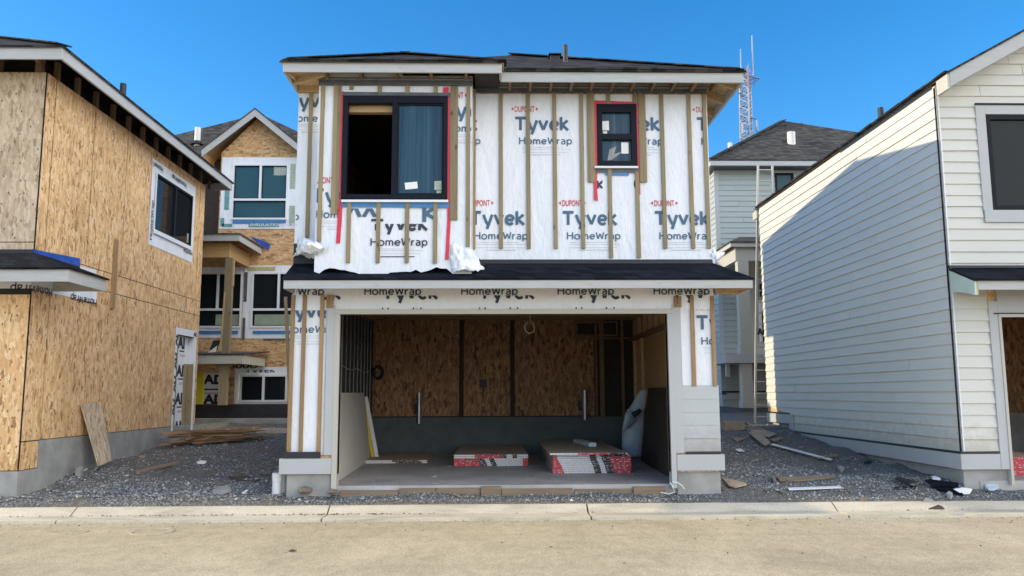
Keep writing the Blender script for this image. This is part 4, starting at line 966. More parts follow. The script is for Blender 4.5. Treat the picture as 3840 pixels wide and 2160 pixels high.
# ================================================================== THE BARE STRAND-BOARD HOUSE
def left_house():
    wx, yf, yb_, xl, zt = -6.68, 11.75, 18.45, -13.4, 6.44
    L = thing('sheathed_house', 'two storey house clad in bare tan strand board with open eaves', 'house', (-10, 11.75, .3))
    def part(mb, name, mats, par=L, **k): return mb.build(name, mats, par, **k)
    a = P('w', 165, 205, X=wx), P('w', 612, 640, X=wx); wy0, wy1 = P('w', 140, 600, X=wx).y, P('w', 612, 850, X=wx).y
    wz1 = P('w', 180, 250, X=wx).z; wz0 = P('w', 130, 985, X=wx).z
    dy0, dy1 = P('q', 62, 700, X=wx).y, P('q', 275, 700, X=wx).y; dz0, dz1 = P('q', 40, 1395, X=wx).z, P('q', 190, 195, X=wx).z
    hol = [(wy0, wy1, wz0, wz1), (dy0, dy1, dz0, dz1)]
    ys = 12.24
    mb = MB(); mb.box(xl, wx + .0, yf - .0, yf + .2, -.2, .60); mb.box(wx - .2, wx, yf + .2, ys, -.2, .60); mb.box(wx - .2, wx, ys, yb_, -.2, 1.0)
    wall_x(mb, wx - .2, wx, yb_ + .001, yb_ + .02, -.2, .9); part(mb, 'foundation', 'concrete')
    mb = MB()
    for z0, z1, y0 in ((.605, 1.0, yf), (1.005, 3.42, yf), (3.42, 3.75, yf), (3.75, zt, yf)):
        if z1 == 1.0: sheets(mb, 'x', wx - .011, yf + .012, ys, [z0, z1], 1.22, off=.75)
        else: sheets(mb, 'x', wx - .011, yf + .012, yb_, [z0, z1], 1.22, hol, off=.73 if z0 < 3.5 and z0 > .7 and z1 < 3.5 else .3 if z1 < 4 else .95)
    part(mb, 'side_sheathing', 'osb')
    mb = MB(); sheets(mb, 'y', yf, xl, wx, [.605, 3.10], 1.22, off=-.0, t=.012); part(mb, 'front_sheathing', 'osb')
    mb = MB(); sheets(mb, 'y', yf, xl, wx, [3.4, 3.86], 1.22, off=.4, t=.012); sheets(mb, 'y', yf, xl + .85, wx, [3.86, zt], 1.22, off=0, t=.012); part(mb, 'front_sheathing', 'osb_grey')
    mb = MB(); wall_x(mb, wx - .10, wx - .0125, yf + .02, yb_, .6, zt - .01, [(h[0], h[1], h[2], h[3]) for h in hol]); mb.box(xl, wx - .1, yf + .013, yf + .1, .6, zt - .01); mb.box(xl, wx - .012, yb_ - .1, yb_, 0.9, zt - .01); mb.box(xl, xl + .1, yf + .1, yb_, 0, zt)
    mb.box(xl + .1, wx - .1, yf + .1, yb_ - .1, zt - .06, zt - .03)
    part(mb, 'wall_core', 'hole')
    mb = MB(); mb.box(wx - .006, wx + .006, yf - .006, yf + .008, .6, zt); part(mb, 'corner_strip', 'frame')
    mb = MB(); s = P('k', 2110, 90, X=wx + .02), P('k', 2020, 1340, X=wx + .02); mb.box(wx + .001, wx + .035, s[0].y - .06, s[0].y + .06, s[1].z, s[0].z); part(mb, 'nailed_stud', 'batten_warm')
    # eave: fascia, truss tails, roof
    fx, fy, fb, z0, z1 = -6.20, 11.25, 18.85, 6.43, 6.62
    for b in ((xl - .4, fx, fy, fy + .035, z0, z1), (fx - .035, fx, fy + .037, fb, z0, z1), (wx + .05, fx - .04, fb - .035, fb, z0, z1 - .02)):
        mb = MB(); mb.box(*b); part(mb, 'fascia', 'fascia', bevel=.003)
    y = yf + .3
    while y < fb: mb = MB(); mb.box(wx - .07, wx - .0, y + .0, y + .07, zt, 6.72); part(mb, 'rafter_block', 'stud_dark'); y += .61
    x = wx - .08
    while x > -9.5: mb = MB(); mb.box(x - .09, x, yf - .02, yf + .08, zt, 6.75); part(mb, 'rafter_block', 'stud_dark'); mb = MB(); mb.box(x - .04, x, fy + .04, yf - .03, 6.56, 6.63); part(mb, 'rafter_tail', 'stud_dark'); x -= .61
    mb = MB(); mb.box(wx - .5, wx - .46, yf + .5, yb_, zt, 6.9); mb.box(xl, wx - .46, yf + .46, yf + .5, zt, 6.9); part(mb, 'attic_shade_sheet', 'hole')  # near-black sheets behind the open eave stand for attic shade
    cx = (xl - .4 + fx) / 2; hw = (fx - xl + .4) / 2; rz = z1 + hw * .5; ap1 = (cx, fy + hw, rz); ap2 = (cx, fb - hw + .3, rz) if fb - hw > fy + hw else ap1
    e = [(xl - .43, fy - .03, z1 + .004), (fx + .03, fy - .03, z1 + .004), (fx + .03, fb + .03, z1 + .004), (xl - .43, fb + .03, z1 + .004)]
    mb = MB()
    for k in range(4): mb.slab([e[k], e[(k + 1) % 4], ap1], .03, 0, 1)
    r = part(mb, 'roof', ['shingle', 'hole'])
    mb = MB(); a = Vector(e[1]) + Vector((0, 0, .01)); mb.bar(a, Vector(ap1) + Vector((0, 0, .01)), .22, .02); mb.build('hip_cap', 'shingle', r)
    v = P('1', 745, 345, Y=14.5); mb = MB(); mb.tube([(v.x, 14.5, 6.8), (v.x, 14.5, v.z)], .055, 12); mb.build('vent_pipe', 'black', r)
    # skirt roof round the corner
    sx, sy, xs_ = -5.876, 11.2, -8.3; ye = P('k', 1925, 900, X=sx).y; b0, b1 = 3.205, 3.40
    for b in ((xs_, sx, sy, sy + .03, b0, b1), (sx - .03, sx, sy + .032, ye, b0, b1)):
        mb = MB(); mb.box(*b); part(mb, 'fascia', 'fascia', bevel=.003)
    mb = MB(); mb.box(wx + .02, sx - .032, ye - .03, ye, b0, b1 - .02); part(mb, 'fascia', 'fascia', bevel=.003)
    tz = 3.70; mb = MB()
    mb.slab([(xs_, sy - .03, b1), (sx + .03, sy - .03, b1), (wx + .02, yf - .01, tz), (xs_, yf - .01, tz)], .03, 0, 1)
    mb.slab([(sx + .03, sy - .03, b1), (sx + .03, ye + .03, b1), (wx + .02, ye + .03, tz), (wx + .02, yf - .01, tz)], .03, 0, 1)
    part(mb, 'skirt_roof', ['shingle_blue', 'stud'])
    q = [P('k', *p, X=wx + .012) for p in ((590, 262), (1445, 430), (1445, 585), (620, 345))]
    mb = MB(); mb.prism(q, (.004, 0, 0)); mb.box(xl, wx + .012, yf - .012, yf - .006, tz - .02, q[0].z); part(mb, 'membrane_upstand', 'tarp')
    mb = MB(); mb.prism([P('k', *p, X=wx + .02) for p in ((640, 350), (1445, 575), (1445, 700), (640, 460))], (.004, 0, 0)); mb.box(xl, wx + .012, yf - .022, yf - .014, tz - .03, tz + .05); part(mb, 'black_flashing', 'black')
    mb = MB(); mb.prism([P('k', *p, X=wx + .008) for p in ((1448, 580), (1745, 640), (1740, 775), (1448, 700))], (.003, 0, 0)); part(mb, 'house_wrap', 'wrap')
    # upside-down wrap under the skirt
    wb0, wb1 = P('k', 300, 975, Y=yf).z, b0 + .16
    mb = MB(); mb.box(xl, wx + .006, yf - .008, yf - .002, wb0, wb1); yw = P('k', 1745, 1100, X=wx).y
    mb.box(wx + .002, wx + .008, yf, yw, wb0, wb1); w = part(mb, 'house_wrap', 'wrap')
    pr = Print(lambda u, v: (u, yf - .012, v) if u < wx else (wx + .012, yf + (u - wx), v))
    u0 = P('k', 200, 900, Y=yf).x; u1 = wx + P('k', 935, 980, X=wx).y - yf; zb = P('k', 930, 960, Y=yf).z + .02
    pr.word('HomeWrap', u0, b0 + .03, .115, u1 - u0, .008, 0, None, flip=True)
    pr.word('HomeWrap', u0 + 1.37, b0 + .03, .115, u1 - u0, .008, 0, (0 - 99, wx + yw - yf, 0, 9), flip=True)
    pr.build(w, mats=('ink_black', 'ink_red'))
    # window in its wrap collar
    q = [P('w', *p, X=wx + .005) for p in ((112, 45), (675, 430), (615, 1400), (50, 1150))]
    y0, y1 = (q[0].y + q[3].y) / 2, (q[1].y + q[2].y) / 2; zz1 = (q[0].z + q[1].z) / 2; zz0 = (q[2].z + q[3].z) / 2
    mb = MB(); film(mb, y0, y1, zz0, zz1, wx + .004, [hol[0]], axis='x', sgn=1, step=.12, amp=.004, seed=5); w = part(mb, 'window_collar', 'wrap', smooth=True)
    pr = Print(lambda u, v: (wx + .018, u, v))
    pr.word('HomeWrap', y0 + .95, zz1 - .06, .10, .78, .006, 0, (y0, y1, zz0, zz1), flip=True); pr.word('HomeWrap', y0 - .30, zz1 - .06, .10, .78, .006, 0, (y0 + .02, y1, zz0, zz1), flip=True)
    pr.word('HomeWrap', y0 + .14, zz0 + .10, .10, .78, .006, 0, (y0, y1, zz0, zz1), rot90=True)
    pr.word('HomeWrap', y1 - .55, zz0 + .22, .08, .60, .006, 0, (y0, y1 - .03, zz0 + .05, zz1), flip=True)
    pr.build(w, mats=('ink_black', 'ink_red'))
    ym = wy0 + (wy1 - wy0) * .52
    mb = MB(); wall_x(mb, wx - .06, wx + .02, wy0, wy1, wz0, wz1, [(wy0 + .05, ym - .04, wz0 + .06, wz1 - .05), (ym + .04, wy1 - .05, wz0 + .06, wz1 - .05)]); wd = part(mb, 'window', 'frame', bevel=.004)
    mb = MB(); mb.box(wx - .03, wx - .02, wy0 + .04, wy1 - .04, wz0 + .05, wz1 - .04); mb.build('pane', 'glass', wd)
    mb = MB(); mb.box(wx + .021, wx + .05, wy0 - .03, wy1 + .02, wz0 - .06, wz0 + .02); mb.box(wx + .021, wx + .03, wy0 - .05, wy0 - .0, wz0, wz1); mb.build('window_flange', 'frame_white', wd)
    mb = MB(); mb.box(wx - .019, wx - .016, wy1 - .15, wy1 - .07, wz0 + .1, wz0 + .3); mb.build('sticker', 'green_tape', wd)
    # side door opening
    mb = MB(); wall_x(mb, wx + .002, wx + .008, dy0 - .12, dy1 + .1, dz0 - .03, dz1 + .14, [hol[1]]); w = part(mb, 'door_collar', 'wrap')
    pr = Print(lambda u, v: (wx + .011, u, v))
    for k in range(4): pr.word('AD', dy0 - .02, dz0 + .35 + k * .48, .13, .36, .05, 0, (dy0 - .115, dy0 - .005, dz0, dz1), rot90=True)
    pr.word('AD', dy1 - .12, dz1 + .02, .10, .3, .05, 0, (dy0, dy1 + .08, dz1, dz1 + .13)); pr.build(w, mats=('ink_black', 'ink_red'))
    dx = wx - .13
    mb = MB(); mb.box(dx - .02, dx, dy0, dy1 + .02, dz0, dz1); w = part(mb, 'door_blank', 'wrap')
    pr = Print(lambda u, v: (dx + .004, u, v)); um = dy0 + .76
    for k in range(4):
        vb = dz1 - .26 - k * .60
        pr.word('AD', um - .42, vb, .24, .62, .05, 0, (dy0, dy0 + .74, dz0, dz1)); pr.rect(um - .3, um - .02, vb - .08, vb - .05, 0); pr.rect(um - .25, um + .05, vb - .15, vb - .14, 1); pr.rect(um - .25, um + .02, vb - .18, vb - .17, 1)
    pr.build(w, mats=('ink_black', 'ink_red'))
    zm = P('q', 230, 540, X=wx).z
    mb = MB(); mb.box(dx + .001, dx + .012, dy0 + .76, dy1, dz0, zm); part(mb, 'door_jamb', 'batten')
    mb = MB(); mb.box(wx - .13, wx - .001, dy1 - .02, dy1 + .02, zm, dz1); part(mb, 'door_jamb', 'frame_white')
    mb = MB(); mb.box(wx - .13, wx - .001, dy1 - .02, dy1 + .02, dz0, zm); mb.box(wx - .13, wx + .01, dy0, dy1, dz0 - .02, dz0 + .02); part(mb, 'door_jamb', 'batten')
    mb = MB(); mb.box(wx - .1, wx + .012, dy0 - .02, dy0 + .02, dz0, dz1 - .3); part(mb, 'door_jamb', 'batten')
left_house()

# ================================================================== THE CREAM SIDED HOUSE
def right_house():
    wx, yf, yb_, xr, zt = 6.73, 11.80, 20.12, 13.2, 6.30
    R = thing('sided_house', 'finished cream house with horizontal lap siding and gable end', 'house', (10, 11.8, .3))
    def part(mb, name, mats, par=R, **k): return mb.build(name, mats, par, **k)
    gx0, gx1, gz0, gz1 = 7.44, 12.2, .38, 2.74
    w = (7.46, 9.35, 4.35, 5.84)
    mb = MB(); mb.box(wx + .02, gx0 - .03, yf + .03, yf + .3, -.2, .545); mb.box(gx1, xr, yf + .03, yf + .3, -.2, .545); mb.box(wx + .03, wx + .25, yf + .3, 18.42, -.2, .545); mb.box(wx + .03, wx + .25, 18.42, yb_ - .02, 0, .95)
    part(mb, 'foundation', 'concrete', bevel=.006)
    mb = MB(); wall_y(mb, wx, xr, yf + .0, yf + .14, .545, zt, [(gx0, gx1, 0, gz1), w]); wall_x(mb, wx, wx + .14, yf + .14, 18.4, .545, zt); mb.box(wx, wx + .14, 18.4, yb_, .95, zt)
    mb.box(wx + .14, xr, yb_ - .14, yb_, .6, zt); mb.box(xr - .14, xr, yf + .14, yb_ - .14, .0, zt); mb.box(wx + .14, xr - .14, yf + .14, yb_ - .14, 3.3, 3.4)
    rt_ = 9.93; mb.prism([(wx, yf, zt), (xr, yf, zt), (rt_, yf, zt + (rt_ - wx) * .548 - .06)], (0, .12, 0)); part(mb, 'wall', 'osb')
    mb = MB(); siding(mb, 'x', wx, -1, lambda z: yf - .0 if z < 9 else 0, lambda z: yb_ if z > 1.15 else 18.38, .80, zt - .02, .172)
    part(mb, 'side_siding', 'siding')
    sl_ = .548; mb = MB(); T = .145
    H_ = [(w[0] - T, w[1] + T, w[2] - T - .05, w[3] + T), (gx0 - .17, gx1 + .17, 0, 3.2)]
    siding(mb, 'y', yf, -1, lambda z: wx if z < 6.3 else wx + (z - 6.3) / sl_, lambda z: xr if z < 6.3 else xr - (z - 6.3) / sl_, .80, 8.0, .172, holes=H_)
    part(mb, 'front_siding', 'siding')
    mb = MB(); mb.box(wx - .034, wx - .016, yf - .030, yf - .012, .8, 6.25); part(mb, 'corner_strip', 'frame')
    mb = MB(); mb.box(wx + .012, wx + .03, yf - .034, yf - .004, .8, 6.2); part(mb, 'corner_strip', 'frame_white')
    # water table and flashing
    mb = MB(); mb.box(wx - .035, wx - .002, yf - .035, 18.36, .545, .765); mb.box(wx - .002, gx0 - .17, yf - .035, yf - .002, .545, .765); part(mb, 'water_table', 'trim', bevel=.003)
    mb = MB(); mb.box(wx - .035, wx - .002, 18.36, 18.62, .545, 1.16); mb.box(wx - .035, wx - .002, 18.622, yb_ + .02, .945, 1.16); part(mb, 'water_table', 'trim', bevel=.003)
    mb = MB(); mb.box(wx - .04, wx - .018, yf - .04, 18.36, .766, .80); mb.box(wx - .016, gx0 - .19, yf - .04, yf - .02, .766, .80); mb.box(wx - .04, wx - .018, 18.6, yb_, 1.161, 1.195); part(mb, 'black_flashing', 'black')
    # window
    mb = MB(); z0, z1 = w[2], w[3]
    mb.box(w[0] - T, w[0], yf - .035, yf, z0, z1 + T); mb.box(w[1], w[1] + T, yf - .035, yf, z0, z1 + T); mb.box(w[0], w[1], yf - .035, yf, z1, z1 + T); mb.box(w[0] - T + .01, w[1] + T - .01, yf - .045, yf, z0 - T - .04, z0); wd = part(mb, 'window', 'trim', bevel=.003)
    mb = MB(); wall_y(mb, w[0], w[1], yf - .03, yf + .06, z0, z1, [(w[0] + .07, w[1] - .07, z0 + .07, z1 - .08)]); mb.box(w[0] - T - .01, w[1] + T, yf - .05, yf - .036, z1 + T, z1 + T + .025); mb.build('window_frame', 'frame', wd)
    mb = MB(); mb.box(w[0] + .06, w[1] - .06, yf + .01, yf + .02, z0 + .06, z1 - .06); mb.build('pane', 'glass', wd)
    # garage surround
    mb = MB(); mb.box(gx0 - .17, gx0 - .04, yf - .04, yf, .545, gz1 + .24); part(mb, 'corner_board', 'trim', bevel=.003)
    mb = MB(); mb.box(gx0 - .04, gx0, yf - .05, yf + .14, .33, gz1); part(mb, 'jamb', 'trim_warm')
    mb = MB(); mb.box(gx0 - .038, gx1, yf - .04, yf + .0, gz1 + .06, 3.25); part(mb, 'header_board', 'trim', bevel=.003)
    mb = MB(); mb.box(gx0 - .036, gx1, yf - .048, yf + .14, gz1 + .0, gz1 + .045); part(mb, 'opening_head', 'trim_warm')
    mb = MB(); mb.box(gx0 - .1, gx1, yf - .06, yf - .0, gz1 + .045, gz1 + .062); part(mb, 'black_flashing', 'black')
    # skirt roof with a pale green end board
    fy = 11.2; b0, b1 = 3.075, 3.23; te = 3.47
    mb = MB(); mb.slab([(wx + .0, fy - .03, b1), (xr, fy - .03, b1), (xr, yf - .02, te), (wx + .0, yf - .02, te)], .03, 0, 1); part(mb, 'skirt_roof', ['shingle_blue', 'stud'])
    mb = MB(); mb.box(wx + .07, xr, fy, fy + .03, b0, b1 - .005); part(mb, 'fascia', 'fascia', bevel=.003)
    mb = MB(); mb.prism([(wx + .015, fy + .0, b1 - .035), (wx + .015, yf - .03, te - .04), (wx + .015, yf - .03, 3.1), (wx + .015, yf - .18, 3.1), (wx + .015, fy, b0 - .07)], (.03, 0, 0)); part(mb, 'end_board', 'mint')
    mb = MB(); mb.prism([(wx + .047, fy + .0, b1 - .035), (wx + .047, fy + .035, b1 - .02), (wx + .047, fy + .035, b0 - .05), (wx + .047, fy, b0 - .07)], (.022, 0, 0)); part(mb, 'end_board', 'stud')
    mb = MB(); mb.box(wx - .01, xr, yf - .05, yf - .02, te - .0, te + .04); part(mb, 'black_flashing', 'black')
    # roof with rakes
    y0, y1 = 11.40, 20.45; zr = 6.36; rise = (rt_ - 6.70) * sl_
    mb = MB(); mb.slab([(6.70, y0 - .03, zr), (6.70, y1, zr), (rt_, y1, zr + rise), (rt_, y0 - .03, zr + rise)], .03, 0, 1); mb.slab([(2 * rt_ - 6.7, y0 - .03, zr), (rt_, y0 - .03, zr + rise), (rt_, y1, zr + rise), (2 * rt_ - 6.7, y1, zr)], .03, 0, 1)
    rng = random.Random(3); y = y0
    while y < y1 - .3: d = rng.uniform(.2, .4); mb.box(6.675 - rng.random() * .02, 6.72, y, y + d - .008, zr - .01, zr + .012 + rng.random() * .02); y += d
    r = part(mb, 'roof', ['shingle', 'trim'])
    mb = MB(); mb.box(wx - .012, wx + .02, 11.86, 15.2, zt - .03, zt + .035); part(mb, 'black_flashing', 'black')
    def rake(y, xs=6.74, h=.215, nm='rake_board'):
        mb = MB(); q = [(xs, y, zr - .035 + (xs - 6.7) * sl_), (rt_, y, zr - .035 + (rt_ - 6.7) * sl_), (rt_, y, zr - .035 - h + (rt_ - 6.7) * sl_), (xs, y, zr - .035 - h + (xs - 6.7) * sl_)]
        mb.prism(q, (0, .035, 0)); part(mb, nm, 'fascia', bevel=.003)
    rake(y0); rake(y1 - .06)
    mb = MB(); mb.box(6.70, 6.735, y0 + .0, y0 + .3, zr - .26, zr - .035); part(mb, 'rake_return', 'trim_warm')
    mb = MB(); mb.prism([(6.66, yb_ + .02, zr - .1), (6.66, yb_ + .34, zr - .1), (6.66, yb_ + .34, zr - .30), (6.66, yb_ + .02, zr - .30)], (.04, 0, 0)); part(mb, 'rake_return', 'trim_warm')
    v = P('5', 1065, 490, Y=16.5); mb = MB(); mb.tube([(v.x, 16.5, 6.5), (v.x, 16.5, v.z)], .06, 12); mb.build('vent_pipe', 'black', r)
    # inside the garage
    mb = MB(); mb.box(wx + .25, xr - .14, yf + .02, yb_ - .14, .0, gz0); part(mb, 'floor_slab', 'slab')
    mb = MB(); mb.box(wx + .15, xr - .2, 17.5, 17.6, 1.2, 3.3); part(mb, 'back_wall', 'osb_shaded')
    mb = MB(); mb.box(wx + .15, xr - .2, 17.35, 17.6, gz0, 1.2); part(mb, 'stem_wall', 'concrete')
    for y in (12.4, 13.1, 13.8, 14.5, 15.2, 15.9, 16.6): mb = MB(); mb.box(wx + .15, wx + .25, y, y + .04, gz0, 3.3); part(mb, 'wall_stud', 'stud_dark')
    mb = MB(); mb.box(8.3, 9.6, 17.3, 17.34, 2.7, 3.1); part(mb, 'transom_frame', 'dark')
right_house()

# ================================================================== HOUSES BEHIND
def back_left():
    Y0 = 22.0
    B = thing('background_house', 'half sheathed house with small front gable behind the lumber heap', 'house', (-6.5, 22, .9))
    def part(mb, name, mats, par=B, **k): return mb.build(name, mats, par, **k)
    D = lambda x, y, Y=Y0: P('D', x, y, Y=Y)
    gl, gr = D(557, 390).x, 2 * D(652, 300).x - D(557, 390).x; gr = max(gr, -5.3)
    uw = (D(587, 413).x, D(723, 553).x, D(723, 553).z, D(587, 413).z)
    m1 = (D(500, 687).x - .3, D(607, 825).x, 3.44, 4.95); m2 = (D(635, 687).x, D(745, 825).x + .3, 3.44, 4.95); lw = (D(605, 945).x, D(722, 1012).x, 1.46, 2.18)
    pk = D(652, 283); er = 8.30; sl_ = (pk.z - er) / (pk.x - (gl - .42))
    mb = MB(); wall_y(mb, -10.5, -4.2, Y0, Y0 + .15, 1.40, 5.95, [m1, m2, lw]); wall_y(mb, gl, gr + .0, Y0, Y0 + .15, 5.95, er, [uw])
    mb.prism([(gl, Y0, er), (gr, Y0, er), (pk.x, Y0, pk.z - .12)], (0, .15, 0))
    mb.box(gl, gl + .12, Y0 + .15, 24, 5.95, er); mb.box(gr - .12, gr, Y0 + .15, 24, 5.95, er); part(mb, 'wall', 'osb_flat')
    mb = MB(); mb.box(-11.5, -4.2, 23.2, 23.35, 5.9, 8.35); mb.box(-11.5, -4.2, 29, 29.15, .9, 8.35); mb.box(-4.35, -4.2, 22.15, 29, .9, 8.35); part(mb, 'rear_wall', 'osb_flat')
    mb = MB(); mb.box(-10.4, -4.3, 22.6, 22.62, 1.4, 8.2); part(mb, 'room_shade_sheet', 'dark')  # near-black sheet behind the windows stands for unlit rooms
    # roofs
    ap = D(645, 284, 25.2); ez = 8.36; ex0, ex1, ey = -11.9, -3.9, 22.75
    mb = MB(); hl = D(440, 331, 23.0); ez = hl.z - .05 * 0; e = [(-12.0, ey, 8.30), (-3.9, ey, 8.30), (-3.9, 29.5, 8.30), (-12.0, 29.5, 8.30)]
    apx = (ap.x, 25.6, D(645, 286, 25.6).z)
    for k in range(4): mb.slab([e[k], e[(k + 1) % 4], apx], .04, 0, 1)
    r = part(mb, 'roof', ['shingle_far', 'stud'])
    gy = 21.62; x0, x1 = gl - .42, 2 * pk.x - gl + .42
    mb = MB()
    for a in (x0, x1):
        q = [(a, gy - .02, er), (a, 24.2, er), (pk.x, 24.2, pk.z), (pk.x, gy - .02, pk.z)]
        mb.slab(q if a == x0 else q[::-1], .03, 0, 1)
    mb.build('gable_roof', ['shingle_far', 'stud'], r)
    for a in (x0, x1):
        mb = MB(); s = 1 if a == x0 else -1
        mb.prism([(a, gy, er - .04), (pk.x - s * .0, gy, pk.z - .04), (pk.x, gy, pk.z - .24), (a + s * .02, gy, er - .22)], (0, .03, 0)); part(mb, 'fascia', 'fascia')
    mb = MB(); mb.box(x0, x0 + .03, gy + .032, 23.0, er - .22, er - .05); part(mb, 'fascia', 'stud')
    mb = MB(); mb.box(-12, x0 - .02, 22.72, 22.75, 8.08, 8.27); part(mb, 'fascia', 'fascia')
    a = P('a', 248, 190, Y=23.6); b_ = P('a', 242, 330, Y=23.6); mb = MB(); mb.tube([(a.x, 23.6, b_.z - .1), (a.x, 23.6, a.z)], .085, 12); v = mb.build('vent_pipe', 'galv_white', r)
    mb = MB(); mb.tube([(a.x, 23.6, b_.z - .05), (a.x, 23.6, b_.z + .06)], [.2, .1], 12); mb.build('pipe_flashing', 'black', r)
    # upper window with its collar and tapes
    c = (D(560, 395).x, D(742, 575).x, D(560, 576).z, D(560, 396).z)
    mb = MB(); film(mb, c[0], c[1], c[2], c[3], Y0 - .006, [uw], step=.2, amp=.01, seed=2); part(mb, 'window_collar', 'wrap', smooth=True)
    def win(w, mull, rail, gm, low=None):
        mb = MB(); holes = [(w[0] + .05, mull - .03, rail + .03, w[3] - .05), (mull + .03, w[1] - .05, rail + .03, w[3] - .05), (w[0] + .05, w[1] - .05, w[2] + .05, rail - .03)] if rail else [(w[0] + .05, mull - .03, w[2] + .05, w[3] - .05), (mull + .03, w[1] - .05, w[2] + .05, w[3] - .05)]
        wall_y(mb, w[0], w[1], Y0 - .05, Y0 + .08, w[2], w[3], holes); wd = part(mb, 'window', 'frame_white')
        for h in holes:
            mb = MB(); mb.box(h[0], h[1], Y0 + .02, Y0 + .03, h[2], h[3]); mb.build('pane', gm, wd)
            mb = MB(); wall_y(mb, h[0], h[1], Y0 - .0, Y0 + .018, h[2], h[3], [(h[0] + .025, h[1] - .025, h[2] + .025, h[3] - .025)]); mb.build('gasket', 'frame', wd)
        if low:
            h = holes[-1]; mb = MB(); mb.box(h[0] + low, h[1], Y0 + .016, Y0 + .019, h[2], h[3] - .1); mb.build('window_film', 'film', wd)
        return wd
    wd = win(uw, D(655, 480).x, D(650, 503).z, 'glass_teal')
    s = P('a', 935, 545, Y=Y0), P('a', 1050, 622, Y=Y0); mb = MB(); mb.box(s[0].x, s[1].x, Y0 + .008, Y0 + .012, s[1].z, s[0].z); mb.build('sticker', 'green_tape', wd)
    tp = lambda x0, y0, x1, y1, m, fr='a', dy=.03: (lambda q, r_: part(MB().box(q.x, r_.x, Y0 - dy, Y0 - dy + .004, r_.z, q.z), 'flashing_tape', m))(P(fr, x0, y0, Y=Y0), P(fr, x1, y1, Y=Y0))
    tp(1090, 520, 1130, 745, 'green_tape'); tp(1080, 900, 1125, 1075, 'green_tape'); tp(495, 755, 530, 935, 'teal_tape'); tp(455, 1010, 485, 1085, 'teal_tape'); tp(470, 1062, 560, 1092, 'teal_tape'); tp(710, 1060, 985, 1092, 'teal_tape'); tp(565, 1030, 1045, 1060, 'blue_tape', dy=.04)
    t = P('a', 725, 1082, Y=Y0); pr = Print(lambda u, v: (u, Y0 - .036, v)); pr.word('INSULATIONS 1.800', t.x, t.z, .07, 1.35, .01, 0); pr.mb.build('wrap_print', 'frame_white', B)
    # middle windows
    mb = MB(); film(mb, -10, D(612, 700).x, D(500, 850).z, D(500, 672).z, Y0 - .006, [m1], step=.25, amp=.008, seed=3); film(mb, D(614, 700).x, -5.0, D(500, 852).z, D(500, 668).z, Y0 - .012, [m2], step=.25, amp=.008, seed=9); part(mb, 'window_collar', 'wrap', smooth=True)
    win(m1, D(548, 750).x, D(600, 779).z, 'glass', .75); win(m2, D(701, 750).x, D(600, 779).z, 'glass', .05)
    tp(215, 540, 525, 565, 'blue_tape', 'b', .035); tp(640, 540, 935, 565, 'blue_tape', 'b', .035); tp(600, 43, 812, 75, 'green_tape', 'b'); tp(575, 85, 592, 315, 'grey_tape', 'b'); tp(562, 440, 576, 605, 'grey_tape', 'b'); tp(720, 600, 930, 612, 'grey_tape', 'b')
    t = P('b', 610, 68, Y=Y0); pr = Print(lambda u, v: (u, Y0 - .036, v)); pr.word('K+A DICTION', t.x, t.z, .075, .72, .01, 0); pr.mb.build('wrap_print', 'yellow', B)
    # low window
    q = [P('b', *p, Y=Y0 - .01) for p in ((500, 830), (640, 825), (910, 800), (920, 1110), (490, 1110))]; 
    mb = MB(); wall_y(mb, q[4].x, q[2].x, Y0 - .012, Y0 - .006, 1.41, P('b', 600, 822, Y=Y0).z, [lw]); w = part(mb, 'window_collar', 'wrap')
    pr = Print(lambda u, v: (u, Y0 - .016, v)); t = P('b', 580, 865, Y=Y0); pr.word('Tyvek', t.x, t.z, .19, .78, .022, 0, (-9, -4, P('b', 0, 866, Y=Y0).z, P('b', 0, 845, Y=Y0).z)); pr.build(w)
    win(lw, D(663, 980).x, None, 'glass')
    # porch: two posts, beam, roof and lower canopy
    px = D(603, 588, 20).x
    mb = MB(); mb.slab([(-12, 19.95, 5.63), (px + .03, 19.95, 5.63), (px - .55, 21.98, 6.0), (-12, 21.98, 6.0)], .03, 0, 1); mb.slab([(px + .03, 19.95, 5.63), (px + .03, 21.98, 5.63), (px - .55, 21.98, 6.0)], .03, 0, 1); part(mb, 'porch_roof', ['shingle_far', 'stud'])
    mb = MB(); mb.box(-12, px, 19.98, 20.01, 5.44, 5.61); part(mb, 'fascia', 'fascia'); mb = MB(); mb.box(px - .03, px, 20.012, 21.95, 5.44, 5.61); part(mb, 'fascia', 'fascia')
    q = [P('a', *p, Y=21.94) for p in ((760, 1185), (905, 1245), (885, 1300), (720, 1180))]; mb = MB(); mb.prism(q, (0, .01, 0)); part(mb, 'membrane_upstand', 'tarp')
    mb = MB(); mb.box(-12, px - .33, 20.3, 20.44, 5.08, 5.44); part(mb, 'porch_beam', 'beam'); mb = MB(); mb.box(px - .47, px - .33, 20.45, 21.97, 5.08, 5.44); part(mb, 'porch_beam', 'beam')
    a = D(568, 890, 20.35); mb = MB(); mb.box(a.x - .09, a.x + .09, 20.29, 20.45, a.z - .05, 5.07); part(mb, 'porch_post', 'batten')
    mb = MB(); mb.bar((a.x - .11, 20.27, 2.75), (a.x - .06, 20.27, 4.2), .04, .03); mb.box(a.x + .092, a.x + .14, 20.28, 20.33, 4.35, 5.0); part(mb, 'post_brace', 'stud')
    lx = D(612, 893, 20).x; lx2 = D(632, 893, 20.6).x
    mb = MB(); mb.slab([(-12, 19.92, 2.64), (lx + .05, 19.92, 2.64), (lx + .12, 21.9, 2.8), (-12, 21.9, 2.8)], .03); part(mb, 'porch_roof', 'black')
